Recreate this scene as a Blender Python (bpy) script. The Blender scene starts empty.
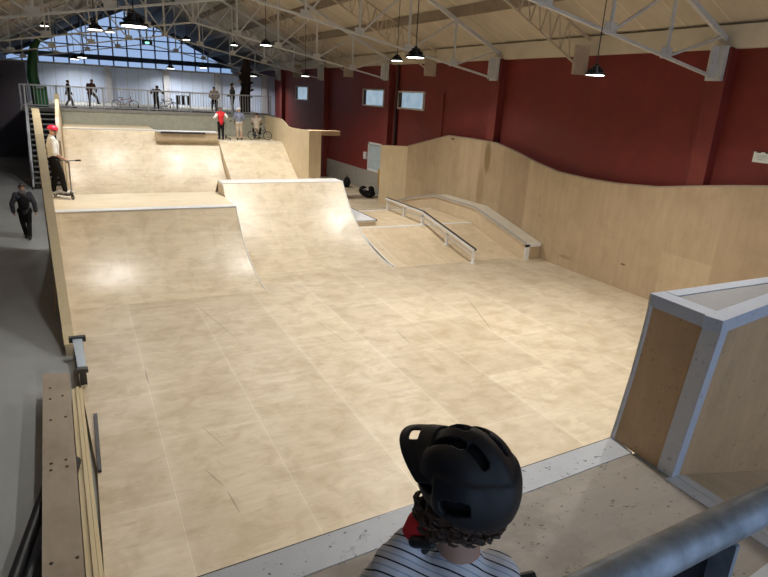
import bpy, bmesh, math, random
from mathutils import Vector as V, Matrix, noise
random.seed(7)
S = bpy.context.scene
C = S.collection
PI = math.pi

# ------------------------------------------------------------------ materials
def new_mat(name):
    m = bpy.data.materials.new(name); m.use_nodes = True
    nt = m.node_tree; b = nt.nodes['Principled BSDF']
    return m, nt, b

def N(nt, t, **kw):
    n = nt.nodes.new(t)
    for k, v in kw.items():
        if k in n.inputs: n.inputs[k].default_value = v
        else: setattr(n, k, v)
    return n

def lk(nt, a, b): nt.links.new(a, b)

def mixc(nt, fac, a, b, blend='MIX'):
    n = nt.nodes.new('ShaderNodeMix'); n.data_type = 'RGBA'; n.blend_type = blend
    def put(sock, v):
        if isinstance(v, bpy.types.NodeSocket): lk(nt, v, sock)
        elif isinstance(v, (int, float)): sock.default_value = v
        else: sock.default_value = (*v, 1) if len(v) == 3 else v
    put(n.inputs[0], fac); put(n.inputs[6], a); put(n.inputs[7], b)
    return n.outputs[2]

def ramp(nt, src, p0, c0, p1, c1):
    r = nt.nodes.new('ShaderNodeValToRGB')
    r.color_ramp.elements[0].position = p0; r.color_ramp.elements[0].color = (*c0, 1)
    r.color_ramp.elements[1].position = p1; r.color_ramp.elements[1].color = (*c1, 1)
    lk(nt, src, r.inputs[0]); return r.outputs[0]

def g(v): return (v, v, v)

def plain(name, col, rough=.5, metal=0, var=.12, scale=6, bump=0, spec=.5):
    m, nt, b = new_mat(name)
    tc = N(nt, 'ShaderNodeTexCoord')
    nz = N(nt, 'ShaderNodeTexNoise', Scale=scale, Detail=5.0, Roughness=.6)
    lk(nt, tc.outputs['Object'], nz.inputs['Vector'])
    lo = tuple(c * (1 - var) for c in col); hi = tuple(min(1, c * (1 + var)) for c in col)
    lk(nt, ramp(nt, nz.outputs[0], .3, lo, .7, hi), b.inputs['Base Color'])
    b.inputs['Roughness'].default_value = rough; b.inputs['Metallic'].default_value = metal
    b.inputs['Specular IOR Level'].default_value = spec
    if bump:
        bp = N(nt, 'ShaderNodeBump', Strength=bump, Distance=.02); lk(nt, nz.outputs[0], bp.inputs['Height'])
        lk(nt, bp.outputs[0], b.inputs['Normal'])
    return m

def plywood(name, col, dark, rough=.4, grain=(1.2, 9, 9), sheet=None, seam=(.76, .68, .54), seam_w=.004,
            tint=.10, stain=.35, scuff=.0, spec=.5, stain_scale=.9, coat=0.0, marks=(), halo=0.0, mottle=0.0):
    """procedural plywood; sheet = (u axis, v axis, u0, v0, length, width) in metres"""
    m, nt, b = new_mat(name)
    tc = N(nt, 'ShaderNodeTexCoord'); co = tc.outputs['Object']
    mp = N(nt, 'ShaderNodeMapping'); mp.inputs['Scale'].default_value = grain
    lk(nt, co, mp.inputs['Vector'])
    gr = N(nt, 'ShaderNodeTexNoise', Scale=1.0, Detail=6.0, Roughness=.62, Distortion=.8)
    lk(nt, mp.outputs[0], gr.inputs['Vector'])
    base = ramp(nt, gr.outputs[0], .30, tuple(c * .90 for c in col), .68, tuple(min(1, c * 1.06) for c in col))
    st = N(nt, 'ShaderNodeTexNoise', Scale=stain_scale, Detail=7.0, Roughness=.66)
    lk(nt, co, st.inputs['Vector'])
    sm = ramp(nt, st.outputs[0], .47, g(0), .72, g(stain))
    base = mixc(nt, sm, base, dark)
    if mottle:
        mo = N(nt, 'ShaderNodeTexNoise', Scale=2.6, Detail=6.0, Roughness=.6, Distortion=.5); lk(nt, co, mo.inputs['Vector'])
        base = mixc(nt, ramp(nt, mo.outputs[0], .46, g(0), .70, g(mottle)), base, dark)
        mt = N(nt, 'ShaderNodeMapping'); mt.inputs['Scale'].default_value = (5, 24, 24); lk(nt, co, mt.inputs['Vector'])
        tk = N(nt, 'ShaderNodeTexNoise', Scale=1.0, Detail=3.0, Roughness=.5); lk(nt, mt.outputs[0], tk.inputs['Vector'])
        base = mixc(nt, ramp(nt, tk.outputs[0], .60, g(0), .74, g(mottle * .55)), base, tuple(c * .8 for c in dark))
    if sheet:
        ua, va, u0, v0, ln, wd = sheet
        sx = N(nt, 'ShaderNodeSeparateXYZ'); lk(nt, co, sx.inputs[0])
        def axis(a, off):
            k = N(nt, 'ShaderNodeMath', operation='SUBTRACT'); lk(nt, sx.outputs[a], k.inputs[0]); k.inputs[1].default_value = off
            return k.outputs[0]
        cx = N(nt, 'ShaderNodeCombineXYZ'); lk(nt, axis(ua, u0), cx.inputs[0]); lk(nt, axis(va, v0), cx.inputs[1])
        br = N(nt, 'ShaderNodeTexBrick'); br.offset = .5; br.offset_frequency = 2; br.squash = 1
        br.inputs['Scale'].default_value = 1; br.inputs['Mortar Size'].default_value = seam_w
        br.inputs['Mortar Smooth'].default_value = .6; br.inputs['Bias'].default_value = 0
        br.inputs['Brick Width'].default_value = ln; br.inputs['Row Height'].default_value = wd
        br.inputs['Color1'].default_value = (1 - tint, 1 - tint * 1.15, 1 - tint * 1.25, 1); br.inputs['Color2'].default_value = (*g(1.0), 1)
        br.inputs['Mortar'].default_value = (1, 1, 1, 1)
        lk(nt, cx.outputs[0], br.inputs['Vector'])
        if halo:
            b2 = N(nt, 'ShaderNodeTexBrick'); b2.offset = .5; b2.offset_frequency = 2; b2.squash = 1
            for k_, v_ in (('Scale', 1), ('Mortar Size', .09), ('Mortar Smooth', 1.0), ('Bias', 0), ('Brick Width', ln), ('Row Height', wd)): b2.inputs[k_].default_value = v_
            lk(nt, cx.outputs[0], b2.inputs['Vector'])
            hm_ = N(nt, 'ShaderNodeMath', operation='MULTIPLY'); lk(nt, b2.outputs['Fac'], hm_.inputs[0])
            lk(nt, ramp(nt, st.outputs[0], .38, g(halo), .62, g(halo * .25)), hm_.inputs[1])
            base = mixc(nt, hm_.outputs[0], base, seam)
        base = mixc(nt, 1.0, base, br.outputs['Color'], 'MULTIPLY')
        f2 = N(nt, 'ShaderNodeMath', operation='MULTIPLY'); lk(nt, br.outputs['Fac'], f2.inputs[0])
        lk(nt, ramp(nt, st.outputs[0], .35, g(.9), .65, g(.25)), f2.inputs[1])
        base = mixc(nt, f2.outputs[0], base, seam)
    if scuff:
        m2 = N(nt, 'ShaderNodeMapping'); m2.inputs['Scale'].default_value = (22, 34, 30); lk(nt, co, m2.inputs['Vector'])
        s1 = N(nt, 'ShaderNodeTexNoise', Scale=1.0, Detail=3.0, Roughness=.6); lk(nt, m2.outputs[0], s1.inputs['Vector'])
        base = mixc(nt, ramp(nt, s1.outputs[0], .63, g(0), .70, g(scuff)), base, (.06, .05, .04))
    for (cx_, cy_, cz_, rx, ry, rz, c, a, *rot_) in marks:      # a stain with its own outline
        mm = N(nt, 'ShaderNodeMapping', vector_type='TEXTURE')
        mm.inputs['Location'].default_value = (cx_, cy_, cz_); mm.inputs['Scale'].default_value = (rx, ry, rz)
        if rot_: mm.inputs['Rotation'].default_value = (0, 0, rot_[0])
        lk(nt, co, mm.inputs['Vector'])
        ln_ = N(nt, 'ShaderNodeVectorMath', operation='LENGTH'); lk(nt, mm.outputs[0], ln_.inputs[0])
        base = mixc(nt, ramp(nt, ln_.outputs['Value'], .6, g(a), 1.0, g(0)), base, c)
    lk(nt, base, b.inputs['Base Color'])
    lk(nt, ramp(nt, st.outputs[0], .3, g(rough * .85), .7, g(min(1, rough * 1.25))), b.inputs['Roughness'])
    b.inputs['Specular IOR Level'].default_value = spec
    b.inputs['Coat Weight'].default_value = coat; b.inputs['Coat Roughness'].default_value = .3
    bp = N(nt, 'ShaderNodeBump', Strength=.06, Distance=.01); lk(nt, gr.outputs[0], bp.inputs['Height']); lk(nt, bp.outputs[0], b.inputs['Normal'])
    return m

def painted(name, col, wear, rough=.5, amount=.5, scale=7, metal=0):
    """paint with scuffed marks"""
    m, nt, b = new_mat(name)
    tc = N(nt, 'ShaderNodeTexCoord'); co = tc.outputs['Object']
    a = N(nt, 'ShaderNodeTexNoise', Scale=scale, Detail=8.0, Roughness=.75); lk(nt, co, a.inputs['Vector'])
    c2 = N(nt, 'ShaderNodeTexNoise', Scale=scale * 6, Detail=3.0); lk(nt, co, c2.inputs['Vector'])
    base = ramp(nt, a.outputs[0], .3, tuple(x * .88 for x in col), .6, col)
    base = mixc(nt, ramp(nt, a.outputs[0], .60, g(0), .72, g(amount)), base, wear)
    base = mixc(nt, ramp(nt, c2.outputs[0], .66, g(0), .70, g(amount)), base, tuple(x * .4 for x in wear))
    lk(nt, base, b.inputs['Base Color']); b.inputs['Roughness'].default_value = rough; b.inputs['Metallic'].default_value = metal
    return m

def emit(name, col, st):
    m, nt, b = new_mat(name)
    b.inputs['Base Color'].default_value = (*col, 1); b.inputs['Emission Color'].default_value = (*col, 1)
    b.inputs['Emission Strength'].default_value = st
    return m

def glassy(name, col, alpha):
    m, nt, b = new_mat(name)
    out = nt.nodes['Material Output']
    tr = N(nt, 'ShaderNodeBsdfTransparent'); tr.inputs[0].default_value = (*col, 1)
    gl = N(nt, 'ShaderNodeBsdfGlossy'); gl.inputs['Roughness'].default_value = .15
    mx = N(nt, 'ShaderNodeMixShader'); mx.inputs[0].default_value = alpha
    lk(nt, tr.outputs[0], mx.inputs[1]); lk(nt, gl.outputs[0], mx.inputs[2]); lk(nt, mx.outputs[0], out.inputs[0])
    return m

PLY = (.66, .56, .405)
PLYD = (.46, .355, .22)
M = {}
TYRE = (.16, .13, .09)
FMARKS = [(1.03, 5.87, 0, .24, .010, 1, TYRE, .55, -1.253), (1.13, 5.38, 0, .26, .010, 1, TYRE, .55, -1.474), (1.18, 6.74, 0, .34, .009, 1, TYRE, .4, -1.281),
          (7.18, 9.43, 0, 1.3, .016, 1, TYRE, .5, -1.914), (.6, 8.75, 0, .33, .014, 1, TYRE, .55, -1.57), (2.01, 10.73, 0, 1.34, .016, 1, TYRE, .35, -1.389),
          (5.05, 8.81, 0, .39, .014, 1, TYRE, .55, -1.654), (6.4, 8.9, 0, .9, .012, 1, TYRE, .3, -1.5), (3.9, 9.4, 0, .8, .014, 1, TYRE, .3, -1.45)]
M['floor'] = plywood('floor birch plywood', PLY, PLYD, rough=.40, grain=(1.6, 8, 8), sheet=(1, 0, 5.65, .59, 2.5, 1.245),
                     tint=.13, stain=.55, scuff=.0, stain_scale=1.1, halo=.26, mottle=.72, marks=FMARKS)
M['ramp'] = plywood('ramp birch plywood', (.69, .585, .42), PLYD, rough=.36, grain=(1.3, 9, 9), sheet=(0, 1, -.65, 13.4, 2.5, 1.25),
                    tint=.08, stain=.45, stain_scale=1.2, halo=.25, mottle=.6)
M['deck_far'] = plywood('ramp deck plywood', (.74, .63, .45), PLYD, rough=.45, grain=(1.3, 9, 9), sheet=(0, 1, -.65, 15, 2.5, 1.25), tint=.05, stain=.3)
M['bank'] = plywood('bank plywood', (.70, .56, .37), PLYD, rough=.45, grain=(7, 1.4, 7), sheet=(1, 0, 13.0, 7.1, 2.5, 1.25), tint=.08, stain=.45, halo=.3, mottle=.4)
M['side'] = plywood('ramp side plywood', (.62, .495, .335), PLYD, rough=.5, grain=(9, 2, 2), stain=.45, scuff=.25)
M['wallply'] = plywood('barrier plywood', (.47, .355, .222), (.30, .205, .115), rough=.5, grain=(7, 7, 1.0), sheet=(2, 1, -1.3, 8.15, 5.0, 1.22),
                       seam=(.33, .24, .145), seam_w=.003, tint=.21, stain=.38, stain_scale=1.3,
                       marks=((0, 1.65, 2.55, .6, .20, .62, (.17, .105, .035), .8), (0, 1.9, 1.5, .6, .22, .9, (.27, .18, .09), .6),
                              (0, -4.25, .62, .6, .09, .03, (.06, .035, .02), .85), (0, -1.1, 1.2, .6, .035, .035, (.12, .07, .04), .7),
                              (0, 3.75, 2.95, .4, .14, .05, (.06, .04, .03), .85), (0, -2.3, .3, .6, .3, .05, (.22, .14, .07), .5)))
M['wallply2'] = plywood('left barrier plywood', (.70, .575, .38), PLYD, rough=.5, grain=(7, 7, 1.0), stain=.25)
M['edge'] = plywood('layered plywood edge', (.56, .46, .28), (.42, .30, .16), rough=.55, grain=(60, .8, 40), stain=.3)
M['bench'] = plywood('worn step board', (.31, .25, .185), (.19, .145, .10), rough=.6, grain=(12, 1.2, 6), stain=.5, stain_scale=2)
M['neardeck'] = plywood('worn deck plywood', (.46, .395, .32), (.25, .20, .15), rough=.55, grain=(2, 10, 8), stain=.75, scuff=.75, stain_scale=2.2)
M['boxply'] = plywood('tall box plywood', (.68, .45, .24), (.42, .28, .15), rough=.55, grain=(6, 6, 1.2), stain=.6, scuff=.35, stain_scale=1.6)
M['boxtop'] = painted('box lid grey board', (.36, .34, .33), (.22, .2, .19), amount=.3)
M['white'] = painted('white scuffed paint', (.68, .69, .70), (.17, .17, .17), amount=.75, scale=5)
M['ledgetop'] = painted('worn pale ledge board', (.66, .60, .49), (.30, .24, .17), amount=.5, scale=4)
M['scuffedge'] = painted('scuffed ledge edge', (.42, .40, .37), (.06, .055, .05), amount=1.0, scale=9)
M['whitecl'] = painted('white paint', (.74, .73, .70), (.4, .38, .34), amount=.35, scale=4)
M['whitebox'] = painted('white painted steel angle', (.62, .66, .74), (.3, .3, .32), amount=.35, scale=6)
M['conc'] = plain('grey concrete floor', (.36, .375, .37), rough=.33, var=.12, scale=.8)
M['red'] = plain('dark red painted block wall', (.17, .020, .0145), rough=.62, var=.13, scale=1.3, bump=.15)
M['redp'] = plain('dark red pilaster paint', (.17, .024, .018), rough=.6, var=.12, scale=2.0, bump=.1)
M['piperd'] = plain('dark red brown pipe paint', (.045, .010, .009), rough=.6)
M['skirt'] = plain('grey painted lower wall', (.33, .31, .27), rough=.6, var=.1)
M['roof'] = plywood('cream roof boards', (.58, .52, .42), (.45, .39, .31), rough=.7, grain=(1, 3, 1), sheet=(0, 1, 4, 0.0, 60, 1.05),
                    seam=(.80, .72, .58), seam_w=.022, tint=.07, stain=.3, spec=.2)
M['eave'] = plain('cream concrete eave', (.62, .57, .46), rough=.7, var=.08, scale=2)
M['truss'] = painted('pale painted steel', (.60, .62, .62), (.34, .29, .22), amount=.4, scale=3, rough=.5)
M['purlin'] = plain('brown steel purlin', (.30, .25, .19), rough=.6)
M['lattice'] = plain('beige steel lattice', (.50, .43, .33), rough=.6)
M['panel'] = plain('pale partition sheet', (.50, .59, .76), rough=.5, var=.08, scale=.9)
M['paneld'] = plain('dark partition sheet', (.10, .085, .105), rough=.6, var=.12)
M['post_grey'] = plain('grey column steel', (.42, .42, .45), rough=.5)
M['galv'] = plain('galvanised steel', (.34, .38, .42), rough=.42, metal=.45, var=.38, scale=22)
M['fence'] = plain('grey railing steel', (.40, .42, .45), rough=.45, metal=.4)
M['platwall'] = plain('grey green platform wall', (.40, .41, .34), rough=.7, var=.1)
M['platslab'] = plain('platform slab edge', (.27, .27, .26), rough=.6)
M['black'] = plain('black plastic', (.012, .012, .013), rough=.45)
M['blackcloth'] = plain('black cloth', (.014, .013, .014), rough=.9, scale=30, spec=.15)
M['darkgrey'] = plain('dark grey cloth', (.045, .045, .055), rough=.9, scale=30)
M['hoodgrey'] = plain('grey hood cloth', (.13, .125, .125), rough=.9, scale=30)
M['helmet'] = plain('matt black helmet shell', (.008, .009, .012), rough=.46, scale=20)
M['helmetin'] = plain('black helmet vent lining', (.003, .003, .004), rough=.9)
M['steeldark'] = plain('dark worn steel edge', (.07, .07, .075), rough=.35, metal=.7)
M['steel'] = painted('blue grey steel plate', (.45, .52, .60), (.25, .28, .32), amount=.3, rough=.35, metal=.5)
M['lampbody'] = plain('black lamp housing', (.010, .010, .010), rough=.4)
M['lens'] = emit('lit lamp lens', (1.0, .97, .90), 9.0)
M['green'] = plain('green plastic', (.02, .16, .03), rough=.45)
M['greend'] = plain('dark green post', (.012, .075, .02), rough=.5)
M['brownd'] = plain('dark brown wrapping', (.022, .012, .009), rough=.8, scale=12, bump=.4)
M['skin'] = plain('skin', (.52, .30, .21), rough=.55, var=.05, scale=20)
M['skin2'] = plain('skin tan', (.38, .21, .14), rough=.55, var=.05, scale=20)
M['hair'] = plain('brown hair', (.060, .031, .018), rough=.55, var=.4, scale=60)
M['hairdark'] = plain('dark hair', (.012, .009, .008), rough=.6, var=.3, scale=60)
M['tee'] = plain('white cotton', (.74, .72, .68), rough=.85)
M['redcl'] = plain('red cloth', (.55, .015, .02), rough=.8)
M['pinkred'] = plain('red helmet shell', (.72, .02, .06), rough=.35)
M['redglove'] = plain('red glove cloth', (.58, .015, .02), rough=.75)
M['maroon'] = plain('maroon jacket cloth', (.085, .022, .022), rough=.85)
M['beige'] = plain('beige cloth', (.44, .37, .29), rough=.85)
M['bluegrey'] = plain('blue grey cloth', (.17, .19, .26), rough=.85)
M['greyhel'] = plain('pale grey helmet', (.55, .56, .58), rough=.4)
M['olive'] = plain('olive grey cloth', (.085, .085, .075), rough=.9)
M['yellow'] = plain('ochre jacket cloth', (.42, .26, .07), rough=.9, scale=10)
M['bikered'] = plain('red bike frame paint', (.30, .03, .03), rough=.35)
M['chrome'] = plain('bare metal tube', (.50, .49, .46), rough=.3, metal=.8)
M['greygrip'] = plain('scooter steel', (.30, .30, .30), rough=.35, metal=.6)
M['shoe'] = plain('white trainers', (.70, .69, .67), rough=.6)
M['sign'] = plain('white sign board', (.72, .74, .70), rough=.5, var=.05)
M['signtext'] = plain('faint grey print', (.45, .50, .47), rough=.6)
M['winframe'] = plain('white window frame', (.60, .58, .56), rough=.5)
M['reveal'] = plain('dark window reveal and stair shade', (.03, .03, .04), rough=.6)
M['pane'] = glassy('window glass', (.80, .90, 1.0), .06)
M['gpane'] = glassy('gable glazing', (.80, .88, 1.0), .05)
M['mullion'] = plain('dark blue steel glazing bar', (.24, .27, .32), rough=.5)
M['doorwhite'] = plain('white door board', (.62, .62, .60), rough=.5)
M['doorpane'] = plain('pale frosted door pane', (.45, .52, .55), rough=.25)
M['exit'] = emit('green lit sign', (.35, 1.0, .75), 1.5)
M['bolt'] = plain('rusty bolt head', (.07, .045, .03), rough=.6, metal=.3)
M['wood'] = plain('brown timber', (.42, .29, .17), rough=.6)

def stripe_mat():
    m, nt, b = new_mat('grey striped jersey')
    tc = N(nt, 'ShaderNodeTexCoord'); sx = N(nt, 'ShaderNodeSeparateXYZ'); lk(nt, tc.outputs['Object'], sx.inputs[0])
    nz = N(nt, 'ShaderNodeTexNoise', Scale=5.0, Detail=2.0); lk(nt, tc.outputs['Object'], nz.inputs['Vector'])
    def mth(op, a, bb):
        n = N(nt, 'ShaderNodeMath', operation=op)
        for i, v in enumerate((a, bb)):
            if isinstance(v, (int, float)): n.inputs[i].default_value = v
            else: lk(nt, v, n.inputs[i])
        return n.outputs[0]
    w = mth('ADD', sx.outputs[2], mth('MULTIPLY', sx.outputs[1], .75))
    w = mth('ADD', w, mth('MULTIPLY', sx.outputs[0], .95))
    w = mth('ADD', w, mth('MULTIPLY', nz.outputs[0], .018))
    ph = mth('FRACT', mth('DIVIDE', w, .044), 0)
    near = lambda c, wd: mth('LESS_THAN', mth('ABSOLUTE', mth('SUBTRACT', ph, c), 0), wd)
    base = mixc(nt, near(.25, .06), (.74, .73, .74), (.012, .012, .018))
    base = mixc(nt, near(.75, .045), base, (.36, .44, .54))
    lk(nt, base, b.inputs['Base Color']); b.inputs['Roughness'].default_value = .85
    return m
M['stripes'] = stripe_mat()

# ------------------------------------------------------------------ mesh helpers
class B:
    def __init__(self): self.bm = bmesh.new()
    def box(self, x0, x1, y0, y1, z0, z1):
        vs = [self.bm.verts.new(p) for p in ((x0,y0,z0),(x1,y0,z0),(x1,y1,z0),(x0,y1,z0),(x0,y0,z1),(x1,y0,z1),(x1,y1,z1),(x0,y1,z1))]
        for f in ((3,2,1,0),(4,5,6,7),(0,1,5,4),(1,2,6,5),(2,3,7,6),(3,0,4,7)): self.bm.faces.new([vs[i] for i in f])
        return self
    def obox(self, c, size, rot=None):
        hx, hy, hz = (s / 2 for s in size); c = V(c)
        R_ = rot or Matrix.Identity(3)
        vs = [self.bm.verts.new(c + R_ @ V(p)) for p in ((-hx,-hy,-hz),(hx,-hy,-hz),(hx,hy,-hz),(-hx,hy,-hz),(-hx,-hy,hz),(hx,-hy,hz),(hx,hy,hz),(-hx,hy,hz))]
        for f in ((3,2,1,0),(4,5,6,7),(0,1,5,4),(1,2,6,5),(2,3,7,6),(3,0,4,7)): self.bm.faces.new([vs[i] for i in f])
        return self
    def bar(self, a, b, w, h, up=(0,0,1)):
        a, b = V(a), V(b); d = (b - a); L = d.length; d.normalize()
        up = V(up)
        if abs(d.dot(up)) > .98: up = V((0,1,0))
        s = d.cross(up).normalized(); u = s.cross(d)
        R_ = Matrix((s, d, u)).transposed()
        return self.obox((a + b) / 2, (w, L, h), R_)
    def poly(self, pts, faces):
        vs = [self.bm.verts.new(p) for p in pts]
        for f in faces:
            try: self.bm.faces.new([vs[i] for i in f])
            except ValueError: pass
        return self
    def prism(self, pts, ext):
        """closed polygon (3-D points) extruded by vector ext"""
        n = len(pts); e = V(ext)
        a = [self.bm.verts.new(p) for p in pts]; b = [self.bm.verts.new(V(p) + e) for p in pts]
        self.bm.faces.new(a[::-1]); self.bm.faces.new(b)
        for i in range(n): self.bm.faces.new([a[i], a[(i+1) % n], b[(i+1) % n], b[i]])
        return self
    def tube(self, pts, r, seg=10, caps=True):
        pts = [V(p) for p in pts]; n = len(pts)
        rs = r if isinstance(r, (list, tuple)) else [r] * n
        rings = []; prev = None
        for i, p in enumerate(pts):
            d = (pts[min(i+1, n-1)] - pts[max(i-1, 0)]).normalized()
            if prev is None:
                ref = V((0,0,1)) if abs(d.z) < .9 else V((1,0,0))
                s = d.cross(ref).normalized()
            else:
                s = (prev - d * prev.dot(d)).normalized()
            prev = s; u = d.cross(s)
            rings.append([self.bm.verts.new(p + (s * math.cos(2*PI*k/seg) + u * math.sin(2*PI*k/seg)) * rs[i]) for k in range(seg)])
        for a, b in zip(rings, rings[1:]):
            for k in range(seg): self.bm.faces.new([a[k], a[(k+1) % seg], b[(k+1) % seg], b[k]])
        if caps:
            self.bm.faces.new(rings[0][::-1]); self.bm.faces.new(rings[-1])
        return self
    def lathe(self, prof, c=(0,0,0), seg=24):
        c = V(c); rings = []
        for r, z in prof:
            rings.append([self.bm.verts.new(c + V((max(r, 1e-4) * math.cos(2*PI*k/seg), max(r, 1e-4) * math.sin(2*PI*k/seg), z))) for k in range(seg)])
        for a, b in zip(rings, rings[1:]):
            for k in range(seg): self.bm.faces.new([a[k], a[(k+1) % seg], b[(k+1) % seg], b[k]])
        self.bm.faces.new(rings[0][::-1]); self.bm.faces.new(rings[-1])
        return self
    def torus(self, c, R_, r, axis='x', seg=24, ms=8):
        c = V(c); rings = []
        for i in range(seg):
            a = 2*PI*i/seg; ring = []
            for j in range(ms):
                q = 2*PI*j/ms; rr = R_ + r * math.cos(q); z = r * math.sin(q)
                p = V((z, rr*math.cos(a), rr*math.sin(a))) if axis == 'x' else V((rr*math.cos(a), rr*math.sin(a), z))
                ring.append(self.bm.verts.new(c + p))
            rings.append(ring)
        for i in range(seg):
            a, b = rings[i], rings[(i+1) % seg]
            for j in range(ms): self.bm.faces.new([a[j], b[j], b[(j+1) % ms], a[(j+1) % ms]])
        return self
    def ell(self, c, r, seg=16, rings=10, rot=None, zmin=-1.0):
        """ellipsoid, optionally cut below zmin (unit sphere)"""
        c = V(c); R_ = rot or Matrix.Identity(3); t0 = math.acos(max(-1, min(1, zmin)))
        rows = []
        for i in range(rings + 1):
            t = t0 * i / rings
            rr, z = math.sin(t), math.cos(t)
            rows.append([self.bm.verts.new(c + R_ @ V((r[0]*rr*math.cos(2*PI*k/seg) if i else 1e-5*math.cos(2*PI*k/seg), r[1]*rr*math.sin(2*PI*k/seg) if i else 1e-5*math.sin(2*PI*k/seg), r[2]*z))) for k in range(seg)])
        for a, b in zip(rows, rows[1:]):
            for k in range(seg): self.bm.faces.new([a[k], b[k], b[(k+1) % seg], a[(k+1) % seg]])
        self.bm.faces.new(rows[0]); self.bm.faces.new(rows[-1][::-1])
        return self
    def caps(self, a, b, ra, rb, seg=12):
        """tapered capsule"""
        a, b = V(a), V(b); d = b - a
        if d.length < 1e-5: return self.ell(a, (ra, ra, ra), seg, 8)
        d.normalize(); pts = []; rs = []
        for t in (-.995, -.85, -.5, 0): pts.append(a + d * ra * t); rs.append(ra * math.sqrt(max(0, 1 - t*t)))
        for t in (0, .5, .85, .995): pts.append(b + d * rb * t); rs.append(rb * math.sqrt(max(0, 1 - t*t)))
        return self.tube(pts, rs, seg)

def set_smooth(me, ang=40):
    for p in me.polygons: p.use_smooth = True
    try: me.set_sharp_from_angle(angle=math.radians(ang))
    except Exception: pass

def obj(name, b, mat, parent=None, smooth=False, world=True, bevel=0, ang=40):
    """one mesh object; vertices are given in world space when world is True (parent is an unrotated Empty)"""
    bm = b.bm if isinstance(b, B) else b
    bmesh.ops.recalc_face_normals(bm, faces=bm.faces[:])
    if bevel:
        es = [e for e in bm.edges if len(e.link_faces) == 2 and e.calc_face_angle(0) > math.radians(50)]
        bmesh.ops.bevel(bm, geom=es, offset=bevel, segments=1, affect='EDGES', profile=.5)
    me = bpy.data.meshes.new(name); bm.to_mesh(me); bm.free()
    if smooth: set_smooth(me, ang)
    o = bpy.data.objects.new(name, me); C.objects.link(o)
    mats = mat if isinstance(mat, (list, tuple)) else [mat]
    for m in mats: me.materials.append(M[m] if isinstance(m, str) else m)
    if parent is not None:
        o.parent = parent
        if world:
            L = V(parent.location); p = parent.parent
            while p is not None: L = L + V(p.location); p = p.parent
            me.transform(Matrix.Translation(-L))
    return o

def tag(o, label, cat, group=None):
    o['label'] = label; o['category'] = cat
    if group: o['group'] = group
    return o

def thing(name, label, cat, loc=(0,0,0), rz=0, group=None):
    o = bpy.data.objects.new(name, None); C.objects.link(o)
    o.empty_display_size = .1
    o.location = loc; o.rotation_euler = (0, 0, rz)
    return tag(o, label, cat, group)

def struct(o):
    o['kind'] = 'structure'; return o

def dup(root, loc, rz, label, group=None, scale=None):
    r = root.copy(); C.objects.link(r); r.location = loc; r.rotation_euler = (0, 0, rz); r['label'] = label
    if group: r['group'] = group
    if scale: r.scale = scale
    for ch in list(root.children):
        c = ch.copy(); C.objects.link(c); c.parent = r
        for gch in ch.children:
            d = gch.copy(); C.objects.link(d); d.parent = c
    return r

def remeshed(b, voxel, smooth_it=6, factor=.5):
    """fuse overlapping solids into ONE continuous surface"""
    me = bpy.data.meshes.new('tmp'); bmesh.ops.recalc_face_normals(b.bm, faces=b.bm.faces[:]); b.bm.to_mesh(me); b.bm.free()
    o = bpy.data.objects.new('tmp', me); C.objects.link(o)
    r = o.modifiers.new('r', 'REMESH'); r.mode = 'VOXEL'; r.voxel_size = voxel
    if smooth_it:
        s = o.modifiers.new('s', 'SMOOTH'); s.iterations = smooth_it; s.factor = factor
    dg = bpy.context.evaluated_depsgraph_get()
    m2 = bpy.data.meshes.new_from_object(o.evaluated_get(dg))
    out = bmesh.new(); out.from_mesh(m2)
    bpy.data.objects.remove(o); bpy.data.meshes.remove(me); bpy.data.meshes.remove(m2)
    return out

# ------------------------------------------------------------------ camera
cam = bpy.data.cameras.new('camera'); co = bpy.data.objects.new('camera', cam); C.objects.link(co)
Rr = ((0.8931, -0.4468, 0.0519), (-0.0937, -0.2977, -0.9501), (0.4399, 0.8437, -0.3077))
r_, d_, f_ = (V(x).normalized() for x in Rr)
mw = Matrix.Identity(4)
for i in range(3):
    mw[i][0] = r_[i]; mw[i][1] = -d_[i]; mw[i][2] = -f_[i]
CAM = V((0, 0, 4.2))
mw[0][3], mw[1][3], mw[2][3] = CAM
co.matrix_world = mw
cam.sensor_fit = 'HORIZONTAL'; cam.sensor_width = 36; cam.lens = 590.75 / 768 * 36
cam.clip_start = .05; cam.clip_end = 300
S.camera = co

# ------------------------------------------------------------------ setting
WX, RX, LX = 11.62, 11.95, -4.0          # plywood barrier, red wall, left hall wall
ROOF0, SLOPE, RIDGE = 5.90, .47, 4.0
END, PART = 52.0, 40.0
def roofz(x): return ROOF0 + SLOPE * (8 - abs(x - RIDGE))

GZ = -.12
struct(obj('floor', B().box(LX, RX, -4, END, GZ - .2, GZ), 'conc'))
def lx(y):                                # inner face of the left barrier
    return -.13 if y < 6.5 else -.13 - .061 * (y - 6.5)
poly = [(lx(y) - .02, y, GZ) for y in (.5, 6.5, 12, 17.2, 23, 29.9)] + [(RX, 29.9, GZ), (RX, .5, GZ)]
struct(obj('floor', B().prism(poly[::-1], (0, 0, -GZ)), 'floor'))

wr = struct(obj('wall_right', B().box(RX, RX + .4, -4, END, GZ, ROOF0 + .1), 'red'))
pil_y = [8.38 + 7.4 * k for k in range(5)]
for y in pil_y:
    struct(obj('pilaster', B().box(RX - .24, RX + .01, y - .2, y + .2, GZ, 5.5), 'redp', wr, bevel=.01))
    struct(obj('pilaster_recess', B().box(RX - .10, RX + .01, y + .2, y + .36, GZ, 5.5), 'redp', wr))
struct(obj('lower_wall_paint', B().box(RX - .012, RX, 20.2, 39.9, 0, .92), 'skirt', wr))
struct(obj('trim_1', B().box(RX - .16, RX + .05, -4, END, 5.48, 5.92), 'eave'))
struct(obj('wall_left', B().box(LX - .3, LX, -4, END, GZ, ROOF0 + .1), 'paneld'))
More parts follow.
